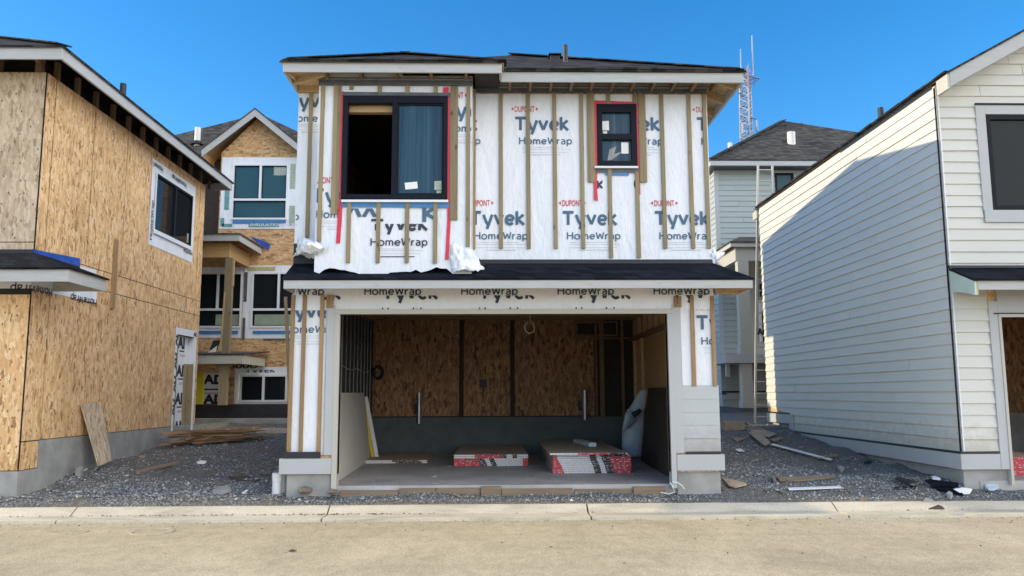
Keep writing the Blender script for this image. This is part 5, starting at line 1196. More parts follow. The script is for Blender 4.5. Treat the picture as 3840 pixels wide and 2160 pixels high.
    mb = MB(); mb.box(-12, lx, 19.95, 19.98, 2.40, 2.60); mb.box(lx - .03, lx, 19.982, 21.9, 2.40, 2.60); part(mb, 'fascia', 'trim_warm')
    q = [P('b', *p, Y=20.6) for p in ((300, 690), (360, 690), (385, 610), (330, 615))]; mb = MB(); mb.prism(q, (0, .02, 0)); part(mb, 'membrane_upstand', 'black')
    q = [P('b', *p, Y=20.5) for p in ((288, 708), (350, 703), (360, 655))]; mb = MB(); mb.prism(q, (0, .01, 0)); part(mb, 'wrap_flap', 'paper')
    a = P('b', 410, 1000, Y=20.3); mb = MB(); mb.box(a.x - .10, a.x + .10, 20.2, 20.36, 1.40, 2.40); part(mb, 'porch_post', 'batten')
    mb = MB(); q = P('b', 250, 865, Y=21.9), P('b', 385, 1105, Y=21.9); mb.box(q[0].x - .6, q[1].x, 21.9, 21.93, 1.42, q[0].z); w = part(mb, 'door_blank', 'wrap')
    pr = Print(lambda u, v: (u, 21.895, v))
    for yb in (950, 1103): t = P('b', 250, yb, Y=21.9); pr.word('AD', t.x, t.z, .24, .57, .05, 0); pr.rect(t.x + .04, t.x + .6, t.z - .17, t.z - .13, 0, (-20, 0, 1.45, 9)); pr.rect(t.x + .05, t.x + .5, t.z - .26, t.z - .24, 1, (-20, 0, 1.45, 9))
    pr.build(w, mats=('ink_black', 'ink_red'))
    mb = MB(); q = P('b', 195, 865, Y=21), P('b', 250, 1108, Y=21); mb.box(q[0].x - .3, q[1].x, 21, 21.05, 1.42, q[0].z); part(mb, 'yellow_board', 'yellow')
    t = P('b', 440, 830, Y=Y0); pr = Print(lambda u, v: (u, Y0 - .02, v)); pr.word('ODUO', t.x, t.z, .11, .8, .03, 0, (-9, 0, 0, P('b', 0, 802, Y=Y0).z)); pr.mb.build('wrap_print', 'ink_black', B)
    mb = MB(); mb.box(-12, -4.2, 21.4, 21.97, .6, 1.40); part(mb, 'foundation', 'black')
    mb = MB(); mb.box(-12, -5.0, 20.9, 21.1, .6, 1.06); part(mb, 'footing', 'concrete')
back_left()

def back_right():
    Y0 = 25.0
    B = thing('background_house', 'sage sided house with grey hip roof behind the ladder', 'house', (9, 25, 1.2))
    def part(mb, name, mats, par=B, **k): return mb.build(name, mats, par, **k)
    D = lambda x, y, Y=Y0: P('D', x, y, Y=Y)
    wx = D(1803, 600).x; zt = 8.84; xr = 16.5
    w = (D(1948, 432).x, D(1995, 432).x, 7.55, 8.58)
    mb = MB(); mb.box(wx, xr, Y0, Y0 + .15, 1.1, zt) if False else wall_y(mb, wx, xr, Y0, Y0 + .15, 1.1, zt, [w]); mb.box(wx, wx + .15, Y0 + .15, 33, 1.1, zt); part(mb, 'wall', 'siding_far')
    mb = MB(); siding(mb, 'y', Y0, -1, lambda z: wx, lambda z: xr, 1.65, zt, .172, holes=[w]); part(mb, 'siding', 'siding_far')
    mb = MB(); siding(mb, 'x', wx, -1, lambda z: Y0 - .02, lambda z: 33, 1.65, zt, .172); part(mb, 'siding', 'siding_far')
    mb = MB(); mb.box(wx - .03, wx + .11, Y0 - .04, Y0 - .005, 1.6, zt); part(mb, 'corner_board', 'siding_panel')
    mb = MB(); mb.box(wx - .02, xr, Y0 - .05, Y0 - .02, 8.58, zt); part(mb, 'frieze_board', 'trim')
    mb = MB(); wall_y(mb, w[0], w[1], Y0 - .04, Y0 + .06, w[2], w[3], [(w[0] + .06, w[1] - .06, w[2] + .05, w[3] - .06)]); wd = part(mb, 'window', 'frame'); mb = MB(); mb.box(w[0], w[1], Y0 + .01, Y0 + .02, w[2], w[3]); mb.build('pane', 'glass_teal', wd)
    ey = 24.5; c0 = P('D', 1787, 401, Y=ey); ez = c0.z; ap = P('D', 1970, 304, Y=28.4)
    e = [(c0.x, ey, ez), (17.2, ey, ez), (17.2, 33.5, ez), (c0.x, 33.5, ez)]; mb = MB()
    for k in range(4): mb.slab([e[k], e[(k + 1) % 4], tuple(ap)], .04, 0, 1)
    r = part(mb, 'roof', ['shingle_far', 'trim'])
    mb = MB(); mb.bar(Vector(e[0]) + Vector((0, 0, .02)), ap + Vector((0, 0, .02)), .25, .03); mb.build('hip_cap', 'shingle', r)
    mb = MB(); mb.box(c0.x, 17.2, ey + .01, ey + .04, ez - .19, ez - .01); mb.box(c0.x + .0, c0.x + .03, ey + .042, 33, ez - .19, ez - .01); part(mb, 'fascia', 'siding_panel')
    mb = MB(); mb.box(c0.x + .03, 17, ey + .05, Y0 - .05, ez - .22, ez - .20); part(mb, 'soffit', 'grey_tape')
    a = P('c', 788, 112, Y=26); b_ = P('c', 795, 262, Y=26); mb = MB(); mb.tube([(a.x, 26, b_.z - .1), (a.x, 26, a.z)], .13, 14); mb.build('vent_pipe', 'galv_white', r); mb = MB(); mb.tube([(a.x, 26, b_.z - .12), (a.x, 26, b_.z + .05)], [.3, .15], 12); mb.build('pipe_flashing', 'black', r)
    a = P('c', 235, 208, Y=31); mb = MB(); mb.tube([(a.x, 31, a.z - 1.2), (a.x, 31, a.z)], .09, 10); mb.build('vent_pipe', 'galv_white', r)
    q = P('c', 735, 45, Y=27.9), P('c', 880, 72, Y=27.9); mb = MB(); mb.box(q[0].x, q[1].x, 27.7, 28.3, q[1].z - .1, q[0].z); mb.build('roof_vent', 'black', r)
    # front porch, two levels
    py = 22.9; c = P('c', 240, 1105, Y=py); cb = P('c', 240, 1148, Y=py)
    mb = MB(); mb.slab([(c.x - .03, py - .03, c.z), (12, py - .03, c.z), (12, Y0 - .03, c.z + .75), (c.x - .03, Y0 - .03, c.z + .75)], .03, 0, 1) if False else mb.slab([(c.x - .03, py - .03, c.z + .01), (12, py - .03, c.z + .01), (12, Y0 - .03, c.z + .55), (c.x + .9, Y0 - .03, c.z + .55)], .03, 0, 1)
    mb.slab([(c.x - .03, py - .03, c.z + .01), (c.x + .9, Y0 - .03, c.z + .55), (c.x - .03, Y0 - .03, c.z + .01)], .03, 0, 1); part(mb, 'porch_roof', ['shingle_far', 'trim'])
    mb = MB(); mb.box(c.x, 12, py, py + .03, cb.z, c.z); mb.box(c.x, c.x + .03, py + .032, Y0 - .05, cb.z, c.z); part(mb, 'fascia', 'trim_warm')
    dd = lambda x, y, Y=py + .1: P('d', x, y, Y=Y)
    cx0, cx1 = dd(252, 400).x, dd(330, 400).x; beam = dd(0, 100).z
    zb1, zb0 = dd(0, 828).z, dd(0, 892).z
    mb = MB(); mb.box(cx0 - .05, 12, py + .1, py + .3, dd(0, 150).z, cb.z); mb.box(cx0 - .05, cx0 + .12, py + .302, Y0 - .05, dd(0, 150).z, cb.z); part(mb, 'porch_beam', 'trim_warm')
    mb = MB(); mb.box(cx0, cx1, py + .08, py + .34, zb1, dd(0, 148).z); mb.box(cx0 - .03, cx1 + .03, py + .05, py + .37, zb1 + .0, zb1 + .25); part(mb, 'porch_column', 'trim_warm')
    x0 = dd(150, 850).x
    mb = MB(); mb.box(x0, 12, py + .02, Y0 - .05, zb0, zb1); part(mb, 'balcony_floor', 'trim')
    l0, l1 = dd(278, 1000).x, dd(352, 1000).x; zz = dd(0, 1180).z
    mb = MB(); mb.box(l0, l1, py + .1, py + .4, zz - .1, zb0); mb.box(l0 - .03, l1 + .03, py + .07, py + .43, zz - .15, zz + .04); part(mb, 'porch_column', 'trim_warm')
    mb = MB(); mb.box(dd(140, 0).x, dd(165, 0).x, py + .3, py + .4, dd(0, 990).z, zb0); part(mb, 'corner_board', 'trim_warm')
    q = dd(305, 150, Y0 - .03), dd(420, 250, Y0 - .03); mb = MB(); mb.box(q[0].x, q[1].x + .6, Y0 - .06, Y0 - .045, q[1].z - 2.6, q[0].z); part(mb, 'balcony_door', 'trim_warm')
    a = dd(398, 322, Y0), dd(440, 412, Y0); mb = MB(); mb.box(a[0].x, a[1].x, Y0 - .09, Y0 - .07, a[1].z, a[0].z); a = dd(412, 520, Y0), dd(440, 740, Y0); mb.box(a[0].x, a[1].x, Y0 - .092, Y0 - .085, a[1].z, a[0].z); part(mb, 'door_glass', 'glass')
    mb = MB(); mb.box(q[0].x + .3, q[0].x + .75, Y0 - .08, Y0 - .065, dd(0, 740, Y0).z, dd(0, 440, Y0).z); w = part(mb, 'door_sticker', 'paper')
    t = dd(383, 690, Y0 - .09); pr = Print(lambda u, v: (u, Y0 - .085, v)); pr.word('AD', t.x, t.z, .22, .4, .05, 0); pr.build(w, mats=('ink_black', 'ink_red'))
    mb = MB(); mb.box(wx - .02, xr, Y0 - .04, Y0 - .005, 1.45, 1.65); part(mb, 'water_table', 'trim'); mb = MB(); mb.box(wx - .03, xr, Y0 - .06, Y0 - .03, 1.66, 1.71); part(mb, 'black_flashing', 'black')
    mb = MB(); mb.box(wx + .02, xr, Y0 + .02, Y0 + .3, .6, 1.44); part(mb, 'foundation', 'concrete')
back_right()

# ================================================================== RADIO MAST
def mast():
    Y = 80.0
    T = thing('radio_mast', 'red and white lattice radio mast rising beyond the grey roof', 'mast', (25.9, 80, 3))
    t = lambda x, y: P('t', x, y, Y=Y)
    b0 = t(650, 1240); top = t(680, 452); cx = lambda z: b0.x + .55 + (t(685, 452).x - t(705, 1240).x) * 0 + (z - b0.z) / (top.z - b0.z) * (t(682, 452).x - t(705, 1240).x)
    x0 = t(705, 1240).x; cx = lambda z: x0 + (z - b0.z) / (top.z - b0.z) * (t(684, 452).x - x0); hw = lambda z: .78 - .22 * max(0, (z - b0.z) / (top.z - b0.z)) if z > b0.z else .78
    z0 = 3.0; legs = {}
    for k in range(3):
        a = k * 2 * pi / 3 + .5
        f = lambda z, a=a: (cx(z) + hw(z) * 1.05 * cos(a), Y + hw(z) * 1.05 * sin(a), z); legs[k] = f
        zs = np.linspace(z0, top.z, 10)
        for part_i, (za, zb, m) in enumerate(((z0, b0.z + 3.6, 'tower_white'), (b0.z + 3.6, b0.z + 5.4, 'tower_white'), (b0.z + 5.4, top.z, 'tower_red'))):
            mb = MB(); mb.tube([f(za), f(zb)], .075, 6); mb.build('mast_leg', m, T)
    mb = MB(); z = z0; i = 0
    while z < top.z - .8:
        for k in range(3):
            mb.tube([legs[k](z), legs[(k + 1) % 3](z + .8)], .04, 5); mb.tube([legs[(k + 1) % 3](z), legs[k](z + .8)], .04, 5); mb.tube([legs[k](z), legs[(k + 1) % 3](z)], .035, 5)
        z += .8
    mb.build('lattice', 'tower_white', T)
    mb = MB(); z = b0.z
    while z < top.z - .5:
        for k in range(2): mb.tube([legs[k](z + .2), legs[k + 1](z + .6)], .05, 5)
        z += 1.1
    mb.build('cable_ladder', 'tower_dark', T)
    def whip(x, ya, yb, r, m='tower_white'):
        a, b = t(x[0], ya), t(x[1], yb); mb = MB(); mb.tube([a, b], [r, r * .7], 8); mb.build('whip_antenna', m, T)
    whip((765, 752), 530, 95, .085); whip((633, 628), 470, 245, .07); whip((713, 711), 460, 390, .05)
    mb = MB(); mb.tube([t(680, 530), t(835, 565)], .07, 6); mb.tube([t(680, 545), t(740, 625), t(835, 565)], .06, 6); mb.tube([t(700, 535), t(735, 575), t(820, 560)], .05, 6); mb.tube([t(775, 560), t(785, 660)], .04, 6); mb.build('antenna_arm', 'tower_dark', T)
    mb = MB(); mb.tube([t(720, 990), t(800, 1005), t(812, 1030)], .06, 6); mb.tube([t(645, 1040), t(720, 985), t(755, 1080)], .06, 6); mb.tube([t(600, 720), t(640, 730)], .05, 6); mb.tube([t(640, 690), t(640, 760)], .06, 6); mb.build('antenna_arm', 'tower_dark', T)
    for xa, xb, ya, yb in ((616, 638, 1070, 1190), (768, 792, 1040, 1165)):
        a, b = t(xa, ya), t(xb, yb); mb = MB(); mb.box(a.x, b.x, Y - .9, Y - .6, b.z, a.z); mb.build('panel_antenna', 'tower_white', T, bevel=.05)
mast()

# ================================================================== LADDER
def ladder():
    yl = 20.52
    a, b = P('D', 1899, 1066, Y=yl), P('D', 1910, 414, Y=yl + .0); w = .40
    L = thing('extension_ladder', 'tall pale metal ladder leaning at the rear corner of the cream house', 'ladder', (a.x + .2, yl, .9))
    lean = .10
    for s in (0, w):
        mb = MB(); mb.bar((a.x + s, yl, a.z - .05), (b.x + s * (.95), yl + lean, b.z), .05, .035, (0, 1, 0)); mb.build('rail', 'alu', L)
    n = 23
    for k in range(n):
        t = (k + .6) / n; x = a.x + (b.x - a.x) * t; z = a.z + (b.z - a.z) * t; mb = MB(); mb.tube([(x, yl + lean * t, z), (x + w * .98, yl + lean * t, z)], .018, 6); mb.build('rung', 'alu', L)
ladder()

# ================================================================== THINGS LYING ABOUT
def one(name, mb, mats, label, cat, group=None, **k):
    c = sum((Vector(p) for p in mb.v), Vector()) / len(mb.v); z = min(p[2] for p in mb.v)
    o = mb.build(name, mats, None, origin=(c.x, c.y, z), **k); return tag(o, label, cat, group)
def G(x, y): return float(gzn0(x, y))

def boards():
    SL = .36
    def board(x0, x1, y0, y1, z, h, segs, label, group, seg_dx=0.0, turn=0.0):
        mb = MB(); mb.box(x0, x1, y0 + .004, y1, z, z + h - .003, 0)
        for a, b, m in segs:
            u0, u1 = x0 + (x1 - x0) * min(max(a, 0), 1), x0 + (x1 - x0) * min(max(b, 0), 1)
            if u1 - u0 < .004: continue
            n = max(1, int((u1 - u0) / .05)); mb.box(u0, u1, y0, y0 + .003, z + .001, z + h - .006, m)
            rng = random.Random(int(u0 * 1000 + z * 977)); u = u0 + .02
            while u < u1 - .03:                               # faint lettering on the paper ends: short marks
                w = rng.uniform(.012, .045)
                if rng.random() < .55: mb.box(u, min(u + w, u1), y0 - .001, y0 - .0002, z + h * .36, z + h * .60, 2 if m == 1 else (4 if m == 2 else 2))
                u += w + rng.uniform(.012, .05)
        one('gypsum_board', mb, ['gyp', 'tape_red', 'tape_white', 'tape_black', 'ink_grey'], label, 'gypsum board', group)
    R_, W_, K_ = 1, 2, 3
    x0, x1, yf = .94, 2.22, 13.5
    for i in range(9):
        z = SL + .0 + (8 - i) * .0335; a = .02 + i * .0135; b = .46 + i * .010
        s = [(0, a + .02, R_), (a + .02, b, W_), (b, b + .085, K_), (b + .085, b + .15, W_), (b + .15, b + .25, K_), (b + .25, 1, R_)]
        if i == 0: s = [(0, .06, 0), (.06, .47, W_), (.47, .55, K_), (.55, .6, W_), (.6, 1, K_)]
        dx = random.uniform(-.006, .006)
        board(x0 + dx, x1 + dx, yf + random.uniform(0, .008), yf + 3.6, z, .0335, s, 'gypsum board pair with slanting red, white and black end tape in the tall right stack', 'boards of the tall right stack')
    board(x0 - .055, x1 - .065, yf - .10, yf + 3.5, SL + 9 * .0335, .034, [(0, .36, W_), (.36, .55, R_), (.55, .78, R_), (.78, .97, K_), (.97, 1, W_)], 'single offset gypsum board lying topmost on the tall right stack', None)
    x0, x1, yf = -.75, .59, 14.95
    for i in range(6):
        z = SL + (5 - i) * .034; a = .30 + i * .012
        s = [(0, .28, W_), (.28, .63, R_), (.63, .71, K_), (.71, .79, W_), (.79, .85, K_), (.85, 1, W_)] if i < 2 else [(0, a, R_), (a, a + .09, K_), (a + .09, a + .15, W_), (a + .15, a + .22, K_), (a + .22, .93, W_), (.93, 1, R_)]
        dx = random.uniform(-.006, .006); board(x0 + dx, x1 + dx, yf + random.uniform(0, .008), yf + 2.9, z, .034, s, 'gypsum board pair in the low stack between the other two stacks', 'boards of the low middle stack')
    x0, x1, yf = -2.60, -1.29, 15.65
    for i in range(2):
        s = [(0, .5, W_), (.5, .9, K_), (.9, 1, W_)] if i == 0 else [(0, .55, W_), (.55, .75, K_), (.75, .92, K_), (.92, 1, W_)]
        board(x0 + i * .01, x1 + i * .01, yf, yf + 2.0, SL + (1 - i) * .03, .03, s, 'gypsum board pair lying almost flat on the floor at the left of the garage', 'boards of the flat left pair')
    for i in range(8):                                         # neighbour's garage
        board(7.52, 8.74, 12.55, 15.5, .38 + i * .034, .034, [(0, .05 + .02 * (7 - i), W_), (.05 + .02 * (7 - i), 1, R_)], 'red ended gypsum board stacked in the garage of the cream house', 'boards in the cream house garage')
    # carton strip lying on the tall stack
    a, b = P('D', 1452, 1093, Z=.72), P('D', 1482, 1112, Z=.72); zt = SL + 9 * .0335 + .034
    mb = MB(); mb.bar((1.60, 16.2, zt + .035), (1.76, 14.9, zt + .035), .14, .07); one('beam_offcut', mb, 'frame_white', 'short white beam offcut lying on top of the tall board stack', 'offcut', bevel=.004)
    # sheets leaning on the garage walls
    mb = MB(); mb.prism([(-2.36, 12.5, SL), (-2.46, 16.4, SL), (-2.61, 16.4, 1.68), (-2.60, 12.5, 1.68)], (-.03, 0, 0)); one('leaning_gypsum_sheet', mb, 'gyp_face', 'wide grey beige gypsum sheet leaning on the metal studs inside garage', 'gypsum sheet')
    mb = MB(); mb.prism([(2.66, 12.35, SL), (2.80, 15.9, SL), (2.98, 15.9, 1.75), (2.98, 12.35, 1.75)], (.03, 0, 0)); one('leaning_dark_sheet', mb, 'dark_board', 'dark brown sheet leaning on the right wall inside garage', 'board')
    Yp = 16.55
    for (xb, xt, m, l) in ((P('D', 939, 1125, Y=Yp).x, P('D', 912, 1008, Y=Yp).x, 'yellow', 'thin yellow plank leaning beside the beige gypsum sheet'), (P('D', 950, 1118, Y=Yp).x, P('D', 919, 1008, Y=Yp).x, 'paper', 'white painted plank leaning beside the thin yellow plank')):
        mb = MB(); mb.bar((xb, Yp + .0, SL), (xt, Yp + .05, 1.60), .075 if m == 'paper' else .06, .03, (0, 1, 0)); one('leaning_plank', mb, m, l, 'plank')
boards()

def bag():
    Y = 16.4; d = lambda x, y, dy=0: P('8', x, y, Y=Y + dy)
    rows = [(1118, 800, 900), (1095, 782, 908), (1050, 778, 910), (980, 783, 912), (920, 786, 915), (860, 800, 918), (800, 842, 924), (750, 866, 928), (720, 885, 934), (712, 898, 932)]
    mb = MB(); n = 20; rings = []
    for j, (y, xa, xb) in enumerate(rows):
        a, b = d(xa, y), d(xb, y); c = (a + b) / 2; rx = (b.x - a.x) / 2; ry = min(.30, rx * .75) * (1 - .05 * j)
        rings.append([(c.x + rx * cos(t) * (1 + .10 * float(vn(t * 2, j * .6))), Y + .1 + ry * sin(t) * (1 + .2 * float(vn(t * 2 + 9, j * .6))), max(.365, c.z - .10 + .012 * sin(5 * t + j))) for t in np.linspace(0, 2 * pi, n, endpoint=False)])
    vs = [p for r in rings for p in r]; fs = [(j * n + i, j * n + (i + 1) % n, (j + 1) * n + (i + 1) % n, (j + 1) * n + i) for j in range(len(rows) - 1) for i in range(n)] + [tuple(range(n))[::-1], tuple((len(rows) - 1) * n + i for i in range(n))]
    mb.add(vs, fs)
    w = [d(768, 955), d(800, 830), d(835, 838), d(850, 900), d(800, 945)]; mb.prism([p + Vector((0, -.16, -.1)) for p in w], (0, .03, 0))
    mb.prism([p + Vector((0, -.22, -.1)) for p in (d(820, 850), d(870, 825), d(885, 840), d(840, 880))], (0, .01, 0), 1)
    one('plastic_sack', mb, ['bag', 'ink_navy'], 'tall white plastic sack slumped against the right garage wall', 'sack', smooth=True)
bag()

def lumber():
    rng = random.Random(11); n = 30
    mb0 = None
    for k in range(n):
        t = rng.random(); lay = k / n
        cx = -5.72 + rng.uniform(-.22, .22); cy = 17.05 + rng.uniform(-.35, .35); ln = rng.uniform(1.2, 2.1); ang = radians(46) + rng.gauss(0, .28)
        z = G(cx, cy) + .04 + lay * .30 * (1 - .9 * abs(cx + 5.72) / .3); tilt = .05 + rng.gauss(0.0, .05)
        d = Vector((cos(ang), sin(ang) * .9, tilt)).normalized() * ln / 2; p = Vector((cx, cy, z))
        mb = MB(); mb.bar(p - d, p + d, rng.choice((.04, .06, .09)), rng.choice((.018, .03)))
        one('lath_stick', mb, rng.choice(('lath', 'lath', 'batten_warm', 'lath')), 'brown weathered stick in the loose lumber heap beside the strand board house', 'lumber stick', 'sticks of the lumber heap')
    # strand-board offcut leaning on the foundation
    b0, b1, t0, t1 = (P('2', 535, 1228, X=-6.35), P('2', 607, 1198, X=-6.35), P('2', 440, 893, X=-6.655), P('2', 548, 876, X=-6.655))
    mb = MB(); mb.prism([b0, b1, t1, t0], (-.014, 0, -.002)); one('board_offcut', mb, 'osb_grey', 'tall strand board offcut leaning on the grey foundation', 'board')
    def lay(fr, pts, m, name, label, cat, h=.02, z=None, up=.012, **k):
        q = []
        for p in pts:
            y = 11.4; v = P(fr, *p, Y=y)
            while y < 24:                                       # walk out along the ground until the slope meets the sight line
                v = P(fr, *p, Y=y)
                if v.z <= float(gzn(v.x, v.y)) + up: break
                y += .02
            q.append(v)
        mb = MB(); mb.prism(q, (0, 0, -h)); return one(name, mb, m, label, cat, **k)
    lay('e', [(1000, 225), (1300, 160), (1335, 165), (1290, 180), (1100, 220), (1010, 236)], 'old_wood', 'plank', 'cracked brown plank lying flat between lumber heap and road', 'plank', .025, up=.03)
    lay('e', [(1025, 118), (1060, 110), (1080, 122), (1040, 128)], 'chip', 'wood_scrap', 'small wood scrap in front of the lumber heap', 'scrap', up=.02)
    lay('e', [(1580, 370), (1625, 342), (1700, 338), (1715, 358), (1650, 380)], 'concrete', 'stone_slab', 'pale flat stone slab on gravel left of the wrapped house', 'stone', .05, up=.06)
    lay('e', [(1795, 393), (1830, 368), (1845, 370), (1810, 398)], 'paper', 'paper_scrap', 'pale paper scrap beside the stone slab', 'scrap', .008, up=.03)
    lay('e', [(1460, 160), (1490, 150), (1535, 155), (1525, 168), (1470, 170)], 'paper', 'paper_scrap', 'white scrap lying on dark gravel below the lumber heap', 'scrap', .02, up=.03)
    lay('e', [(560, 215), (590, 195), (622, 205), (600, 225)], 'concrete', 'rubble_stone', 'broken stone at the foot of the left foundation', 'stone', .10, up=.10)
    lay('e', [(1700, 275), (1990, 250), (2010, 262), (1760, 290)], 'rust', 'dark_branch', 'dark broken branch lying by the white pipes', 'branch', .02, up=.03)
    lay('e', [(1760, 298), (1930, 290), (1900, 302)], 'rust', 'dark_branch', 'short dark branch lying just below the longer one', 'branch', .02, up=.03)
    # white pipe stubs by the corner
    a, b = P('e', 2056, 345, Y=11.95), P('e', 2062, 245, Y=11.95); mb = MB(); mb.tube([(a.x, 11.95, a.z - .1), (b.x, 11.95, b.z)], .065, 14); mb.tube([(b.x, 11.95, b.z - .11), (b.x, 11.95, b.z)], .074, 14); one('drain_pipe', mb, 'white_pvc', 'white plastic drain pipe stub with collar beside the left foundation', 'pipe')
    a = P('e', 2105, 300, Y=12.1); mb = MB(); mb.tube([(a.x, 12.1, a.z - .2), (a.x, 12.1, a.z + .10)], .045, 12); one('drain_pipe', mb, 'white_pvc', 'thinner white pipe stub half hidden behind the collared one', 'pipe')
    a, b = P('e', 1972, 360, Y=11.9), P('e', 2045, 165, Y=12.3); mb = MB(); mb.tube([a, b], .010, 6); one('steel_rod', mb, 'rust', 'thin dark rod leaning beside the white drain pipe', 'rod')
    a, b = P('7', 104, 700, Y=12.3), P('7', 82, 182, Y=12.0); d = (b - a); mb = MB(); mb.bar(a - d * .85, b, .045, .03, (0, 1, 0)); one('leaning_pole', mb, 'batten', 'long square pole leaning against the eave left of the garage', 'pole')
    # rubble in front of the foundation and clutter on the slab edge
    for p, l in (((2215, 390, 2330, 345), 'brown rock against the left foundation block of the wrapped house'), ((2430, 392, 2520, 362), 'smaller brown rock beside the left jamb of the garage')):
        a, b = P('e', p[0], p[1], Y=11.72), P('e', p[2], p[3], Y=11.72); bm = bmesh.new(); bmesh.ops.create_icosphere(bm, subdivisions=3, radius=1)
        mb = MB(); c = (a + b) / 2
        vs = [(c.x + v.co.x * (b.x - a.x) / 2 * (1 + .3 * float(vn(v.co.x * 2, v.co.y * 2 + v.co.z))), 11.72 + v.co.y * .09, c.z - .01 + v.co.z * (b.z - a.z) * .62 * (1 + .4 * float(vn(v.co.x * 3, v.co.z * 3)))) for v in bm.verts]
        mb.add(vs, [[v.index for v in f.verts] for f in bm.faces]); bm.free(); one('rock', mb, 'brown_rock', l, 'rock')
    mb = MB(); f = lambda x, y: P('f', x, y, Y=11.7)
    mb.tube([f(2480, 320), f(2500, 350), f(2515, 395), f(2470, 408), f(2410, 395)], .006, 5); mb.tube([f(2500, 315), f(2545, 325), f(2570, 345), f(2590, 370)], .006, 5); one('loose_string', mb, 'paper', 'loose white string lying at the foot of the right jamb', 'string')
    # right hand yard
    L = lambda pts, m, n, l, c, **k: lay('g', pts, m, n, l, c, **k)
    L([(820, 552), (1210, 538), (1222, 550), (830, 566)], 'frame_white', 'siding_strip', 'long white siding strip lying near the kerb', 'strip', h=.012, up=.03)
    L([(740, 470), (960, 470), (1160, 455), (1165, 470), (900, 498), (760, 495)], 'old_wood', 'plank', 'flat weathered plank in the gravel right of the wrapped house', 'plank', up=.04)
    L([(700, 465), (720, 460), (735, 495), (718, 502)], 'old_wood', 'plank', 'short split plank at the end of the flat weathered plank', 'plank', up=.05)
    L([(325, 470), (400, 490), (500, 510), (515, 525), (430, 545), (380, 530)], 'cardboard', 'cardboard_flap', 'crumpled brown cardboard beside the right foundation', 'cardboard', up=.05)
    L([(690, 228), (712, 224), (1150, 338), (1135, 344)], 'frame_white', 'siding_strip', 'thin pale strip running back along the cream house', 'strip', h=.015, up=.06)
    L([(1040, 328), (1180, 300), (1195, 308), (1110, 330)], 'old_wood', 'plank', 'short pale plank beside the cream house foundation', 'plank', up=.06)
    L([(1380, 350), (1435, 338), (1442, 352), (1385, 365)], 'black', 'shingle_scrap', 'small black shingle scrap by the cream foundation', 'shingle', up=.05)
    L([(1615, 480), (1650, 470), (1780, 505), (1720, 520)], 'black', 'shingle_scrap', 'black shingle scrap farthest from the cream garage', 'shingle', up=.07)
    L([(1840, 495), (1870, 487), (2085, 515), (2085, 540), (1890, 525)], 'shingle_blue', 'shingle_scrap', 'long black shingle strip at the corner of the cream house', 'shingle', up=.09)
    L([(1890, 540), (2060, 548), (2100, 575), (2130, 605), (1960, 568)], 'shingle_blue', 'shingle_scrap', 'broken black shingle strip in front of the longer one', 'shingle', up=.05)
    L([(1600, 545), (1770, 535), (1780, 560), (1610, 565)], 'black', 'shingle_scrap', 'dull flat shingle half buried in gravel near the kerb', 'shingle', up=.015)
    L([(2285, 540), (2300, 518), (2370, 516), (2388, 538), (2350, 560), (2310, 556)], 'foil', 'foil_dish', 'shiny silver blue dish at the cream foundation corner', 'dish', h=.03, up=.09)
    L([(2050, 562), (2120, 550), (2190, 560), (2170, 590), (2100, 590)], 'paper', 'paper_scrap', 'crumpled white paper beside the broken shingle strip', 'scrap', h=.02, up=.05)
    L([(1890, 470), (1915, 462), (1955, 480), (1900, 484)], 'paper', 'paper_scrap', 'small white scrap above the long shingle strip', 'scrap', h=.03, up=.06)
    L([(2000, 590), (2020, 575), (2045, 590), (2030, 608)], 'concrete', 'rubble_stone', 'pale broken stone beside the broken shingle strip', 'stone', h=.06, up=.07)
    L([(1830, 640), (1850, 622), (1900, 640), (1880, 655)], 'concrete', 'rubble_stone', 'pale flat stone near the kerb before the shingles', 'stone', h=.05, up=.05)
    L([(1355, 630), (1385, 622), (1415, 640), (1375, 648)], 'old_wood', 'red_scrap', 'reddish brown scrap pressed into gravel at the kerb', 'scrap', h=.012, up=.02)
    L([(1185, 395), (1215, 385), (1240, 400), (1215, 418)], 'concrete', 'rubble_stone', 'pale stone below the short pale plank', 'stone', h=.05, up=.06)
    L([(430, 265), (470, 262), (500, 278), (455, 280)], 'paper', 'paper_scrap', 'white scrap on dark gravel right of the siding panel', 'scrap', h=.012, up=.04)
    L([(530, 140), (560, 135), (640, 165), (690, 215), (650, 238), (600, 200)], 'cardboard', 'cardboard_flap', 'bent brown cardboard flap at the edge of the sunlit gravel', 'cardboard', up=.08)
    L([(410, 180), (515, 180), (440, 208)], 'old_wood', 'wood_scrap', 'triangular wood scrap in front of the cardboard box', 'scrap', up=.05)
    L([(690, 190), (770, 172), (780, 185), (720, 210)], 'old_wood', 'wood_scrap', 'splintered wood scrap beside the stepped cream trim', 'scrap', up=.06)
    L([(540, 118), (650, 122), (735, 150), (690, 172), (560, 160)], 'cardboard', 'cardboard_flap', 'flat pale cardboard sheet lying on sunlit gravel', 'cardboard', up=.05)
    # box lying in the sun
    q = P('g', 415, 112, Y=18.9); mb = MB(); mb.box(q.x - .25, q.x + .22, 18.7, 19.0, q.z - .05, q.z + .16); mb.prism([(q.x + .22, 18.7, q.z + .15), (q.x + .33, 18.75, q.z + .07), (q.x + .33, 18.9, q.z + .07), (q.x + .22, 19.0, q.z + .15)], (0, 0, .012)); one('cardboard_box', mb, 'cardboard', 'cardboard box lying in the sunlit gap near the ladder', 'box', bevel=.006)
    q = P('g', 545, 118, Y=18.8); mb = MB()
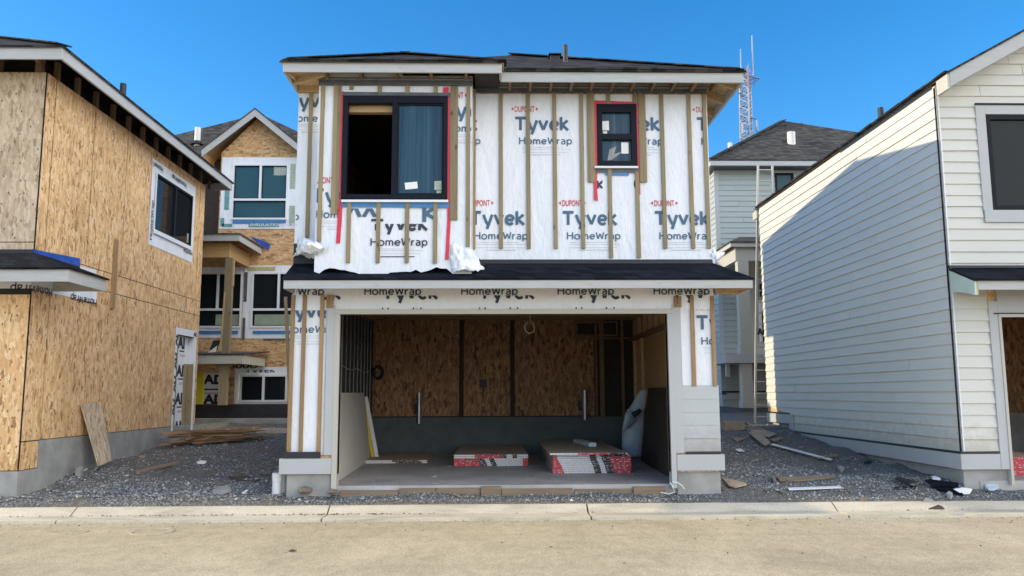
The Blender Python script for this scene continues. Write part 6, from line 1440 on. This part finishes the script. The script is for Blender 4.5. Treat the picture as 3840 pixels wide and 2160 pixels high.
    for k in range(6): a_ = .3 * k - .6; mb.bar((q.x - .28 * cos(a_), 18.75 - .28 * sin(a_), q.z - .05 + .012 * k), (q.x + .3 * cos(a_), 18.75 + .3 * sin(a_), q.z - .02 + .012 * k), .07, .012)
    one('scrap_bundle', mb, 'cardboard', 'bundle of flattened brown packing strips at the ladder foot', 'scrap bundle')
    mb = MB(); c = P('g', 1920, 712, Z=.10); mb.prism([c + Vector(v) for v in ((-.11, -.02, 0), (.10, -.04, 0), (.11, .03, .02), (.07, .06, .04))], (0, 0, .012)); one('shingle_scrap', mb, 'rust', 'torn brown scrap lying on the kerb face', 'scrap')
    c = P('e', 2165, 832, Z=.0); mb = MB(); mb.prism([c + Vector(v) for v in ((-.03, 0, .004), (.02, -.015, .004), (.055, .0, .008), (.0, .03, .018))], (0, 0, .008)); one('road_scrap', mb, 'rust', 'small dark scrap lying alone on the road', 'scrap')
    for (x, y, w, h, l) in ((515, 682, 130, 20, 'round utility cover ring in the asphalt, the left of two'), (1130, 680, 155, 28, 'round utility cover ring beside the kerb, the right of two')):
        c = P('e', x, y, Z=0); a = P('e', x - w, y, Z=0); r = (c.x - a.x); r2 = (P('e', x, y - h, Z=0).y - c.y) * .9; mb = MB(); n = 40
        vs = []
        for k in range(n):
            t = 2 * pi * k / n; j = 1 + .03 * float(vn(k * .6, x))
            for rr, z in ((1.0, -.003), (.97, .006), (.84, .006), (.80, .001)): vs.append((c.x + r * rr * j * cos(t), c.y + r2 * rr * j * sin(t), z))
        fs = [(4 * k + i, 4 * ((k + 1) % n) + i, 4 * ((k + 1) % n) + i + 1, 4 * k + i + 1) for k in range(n) for i in range(3)] + [tuple(4 * k + 3 for k in range(n))]
        mb.add(vs, fs); one('utility_cover', mb, 'road', l, 'utility cover', None)
    # weeds at the kerb
    c = P('e', 1840, 488, Z=.15); mb = MB(); rng = random.Random(2)
    for k in range(60):
        p = Vector((c.x + rng.uniform(-.2, .2), 11.64 + rng.uniform(-.03, .05), .14)); d = Vector((rng.uniform(-.03, .03), rng.uniform(-.03, .02), rng.uniform(.01, .035))); mb.prism([p, p + Vector((.008, .004, 0)), p + d], (0, .002, 0))
    one('weed_tuft', mb, 'lime', 'tiny yellow green weed growing behind the kerb', 'weed')
lumber()

for o in list(bpy.data.objects):
    if '_w' in o.keys(): del o['_w']
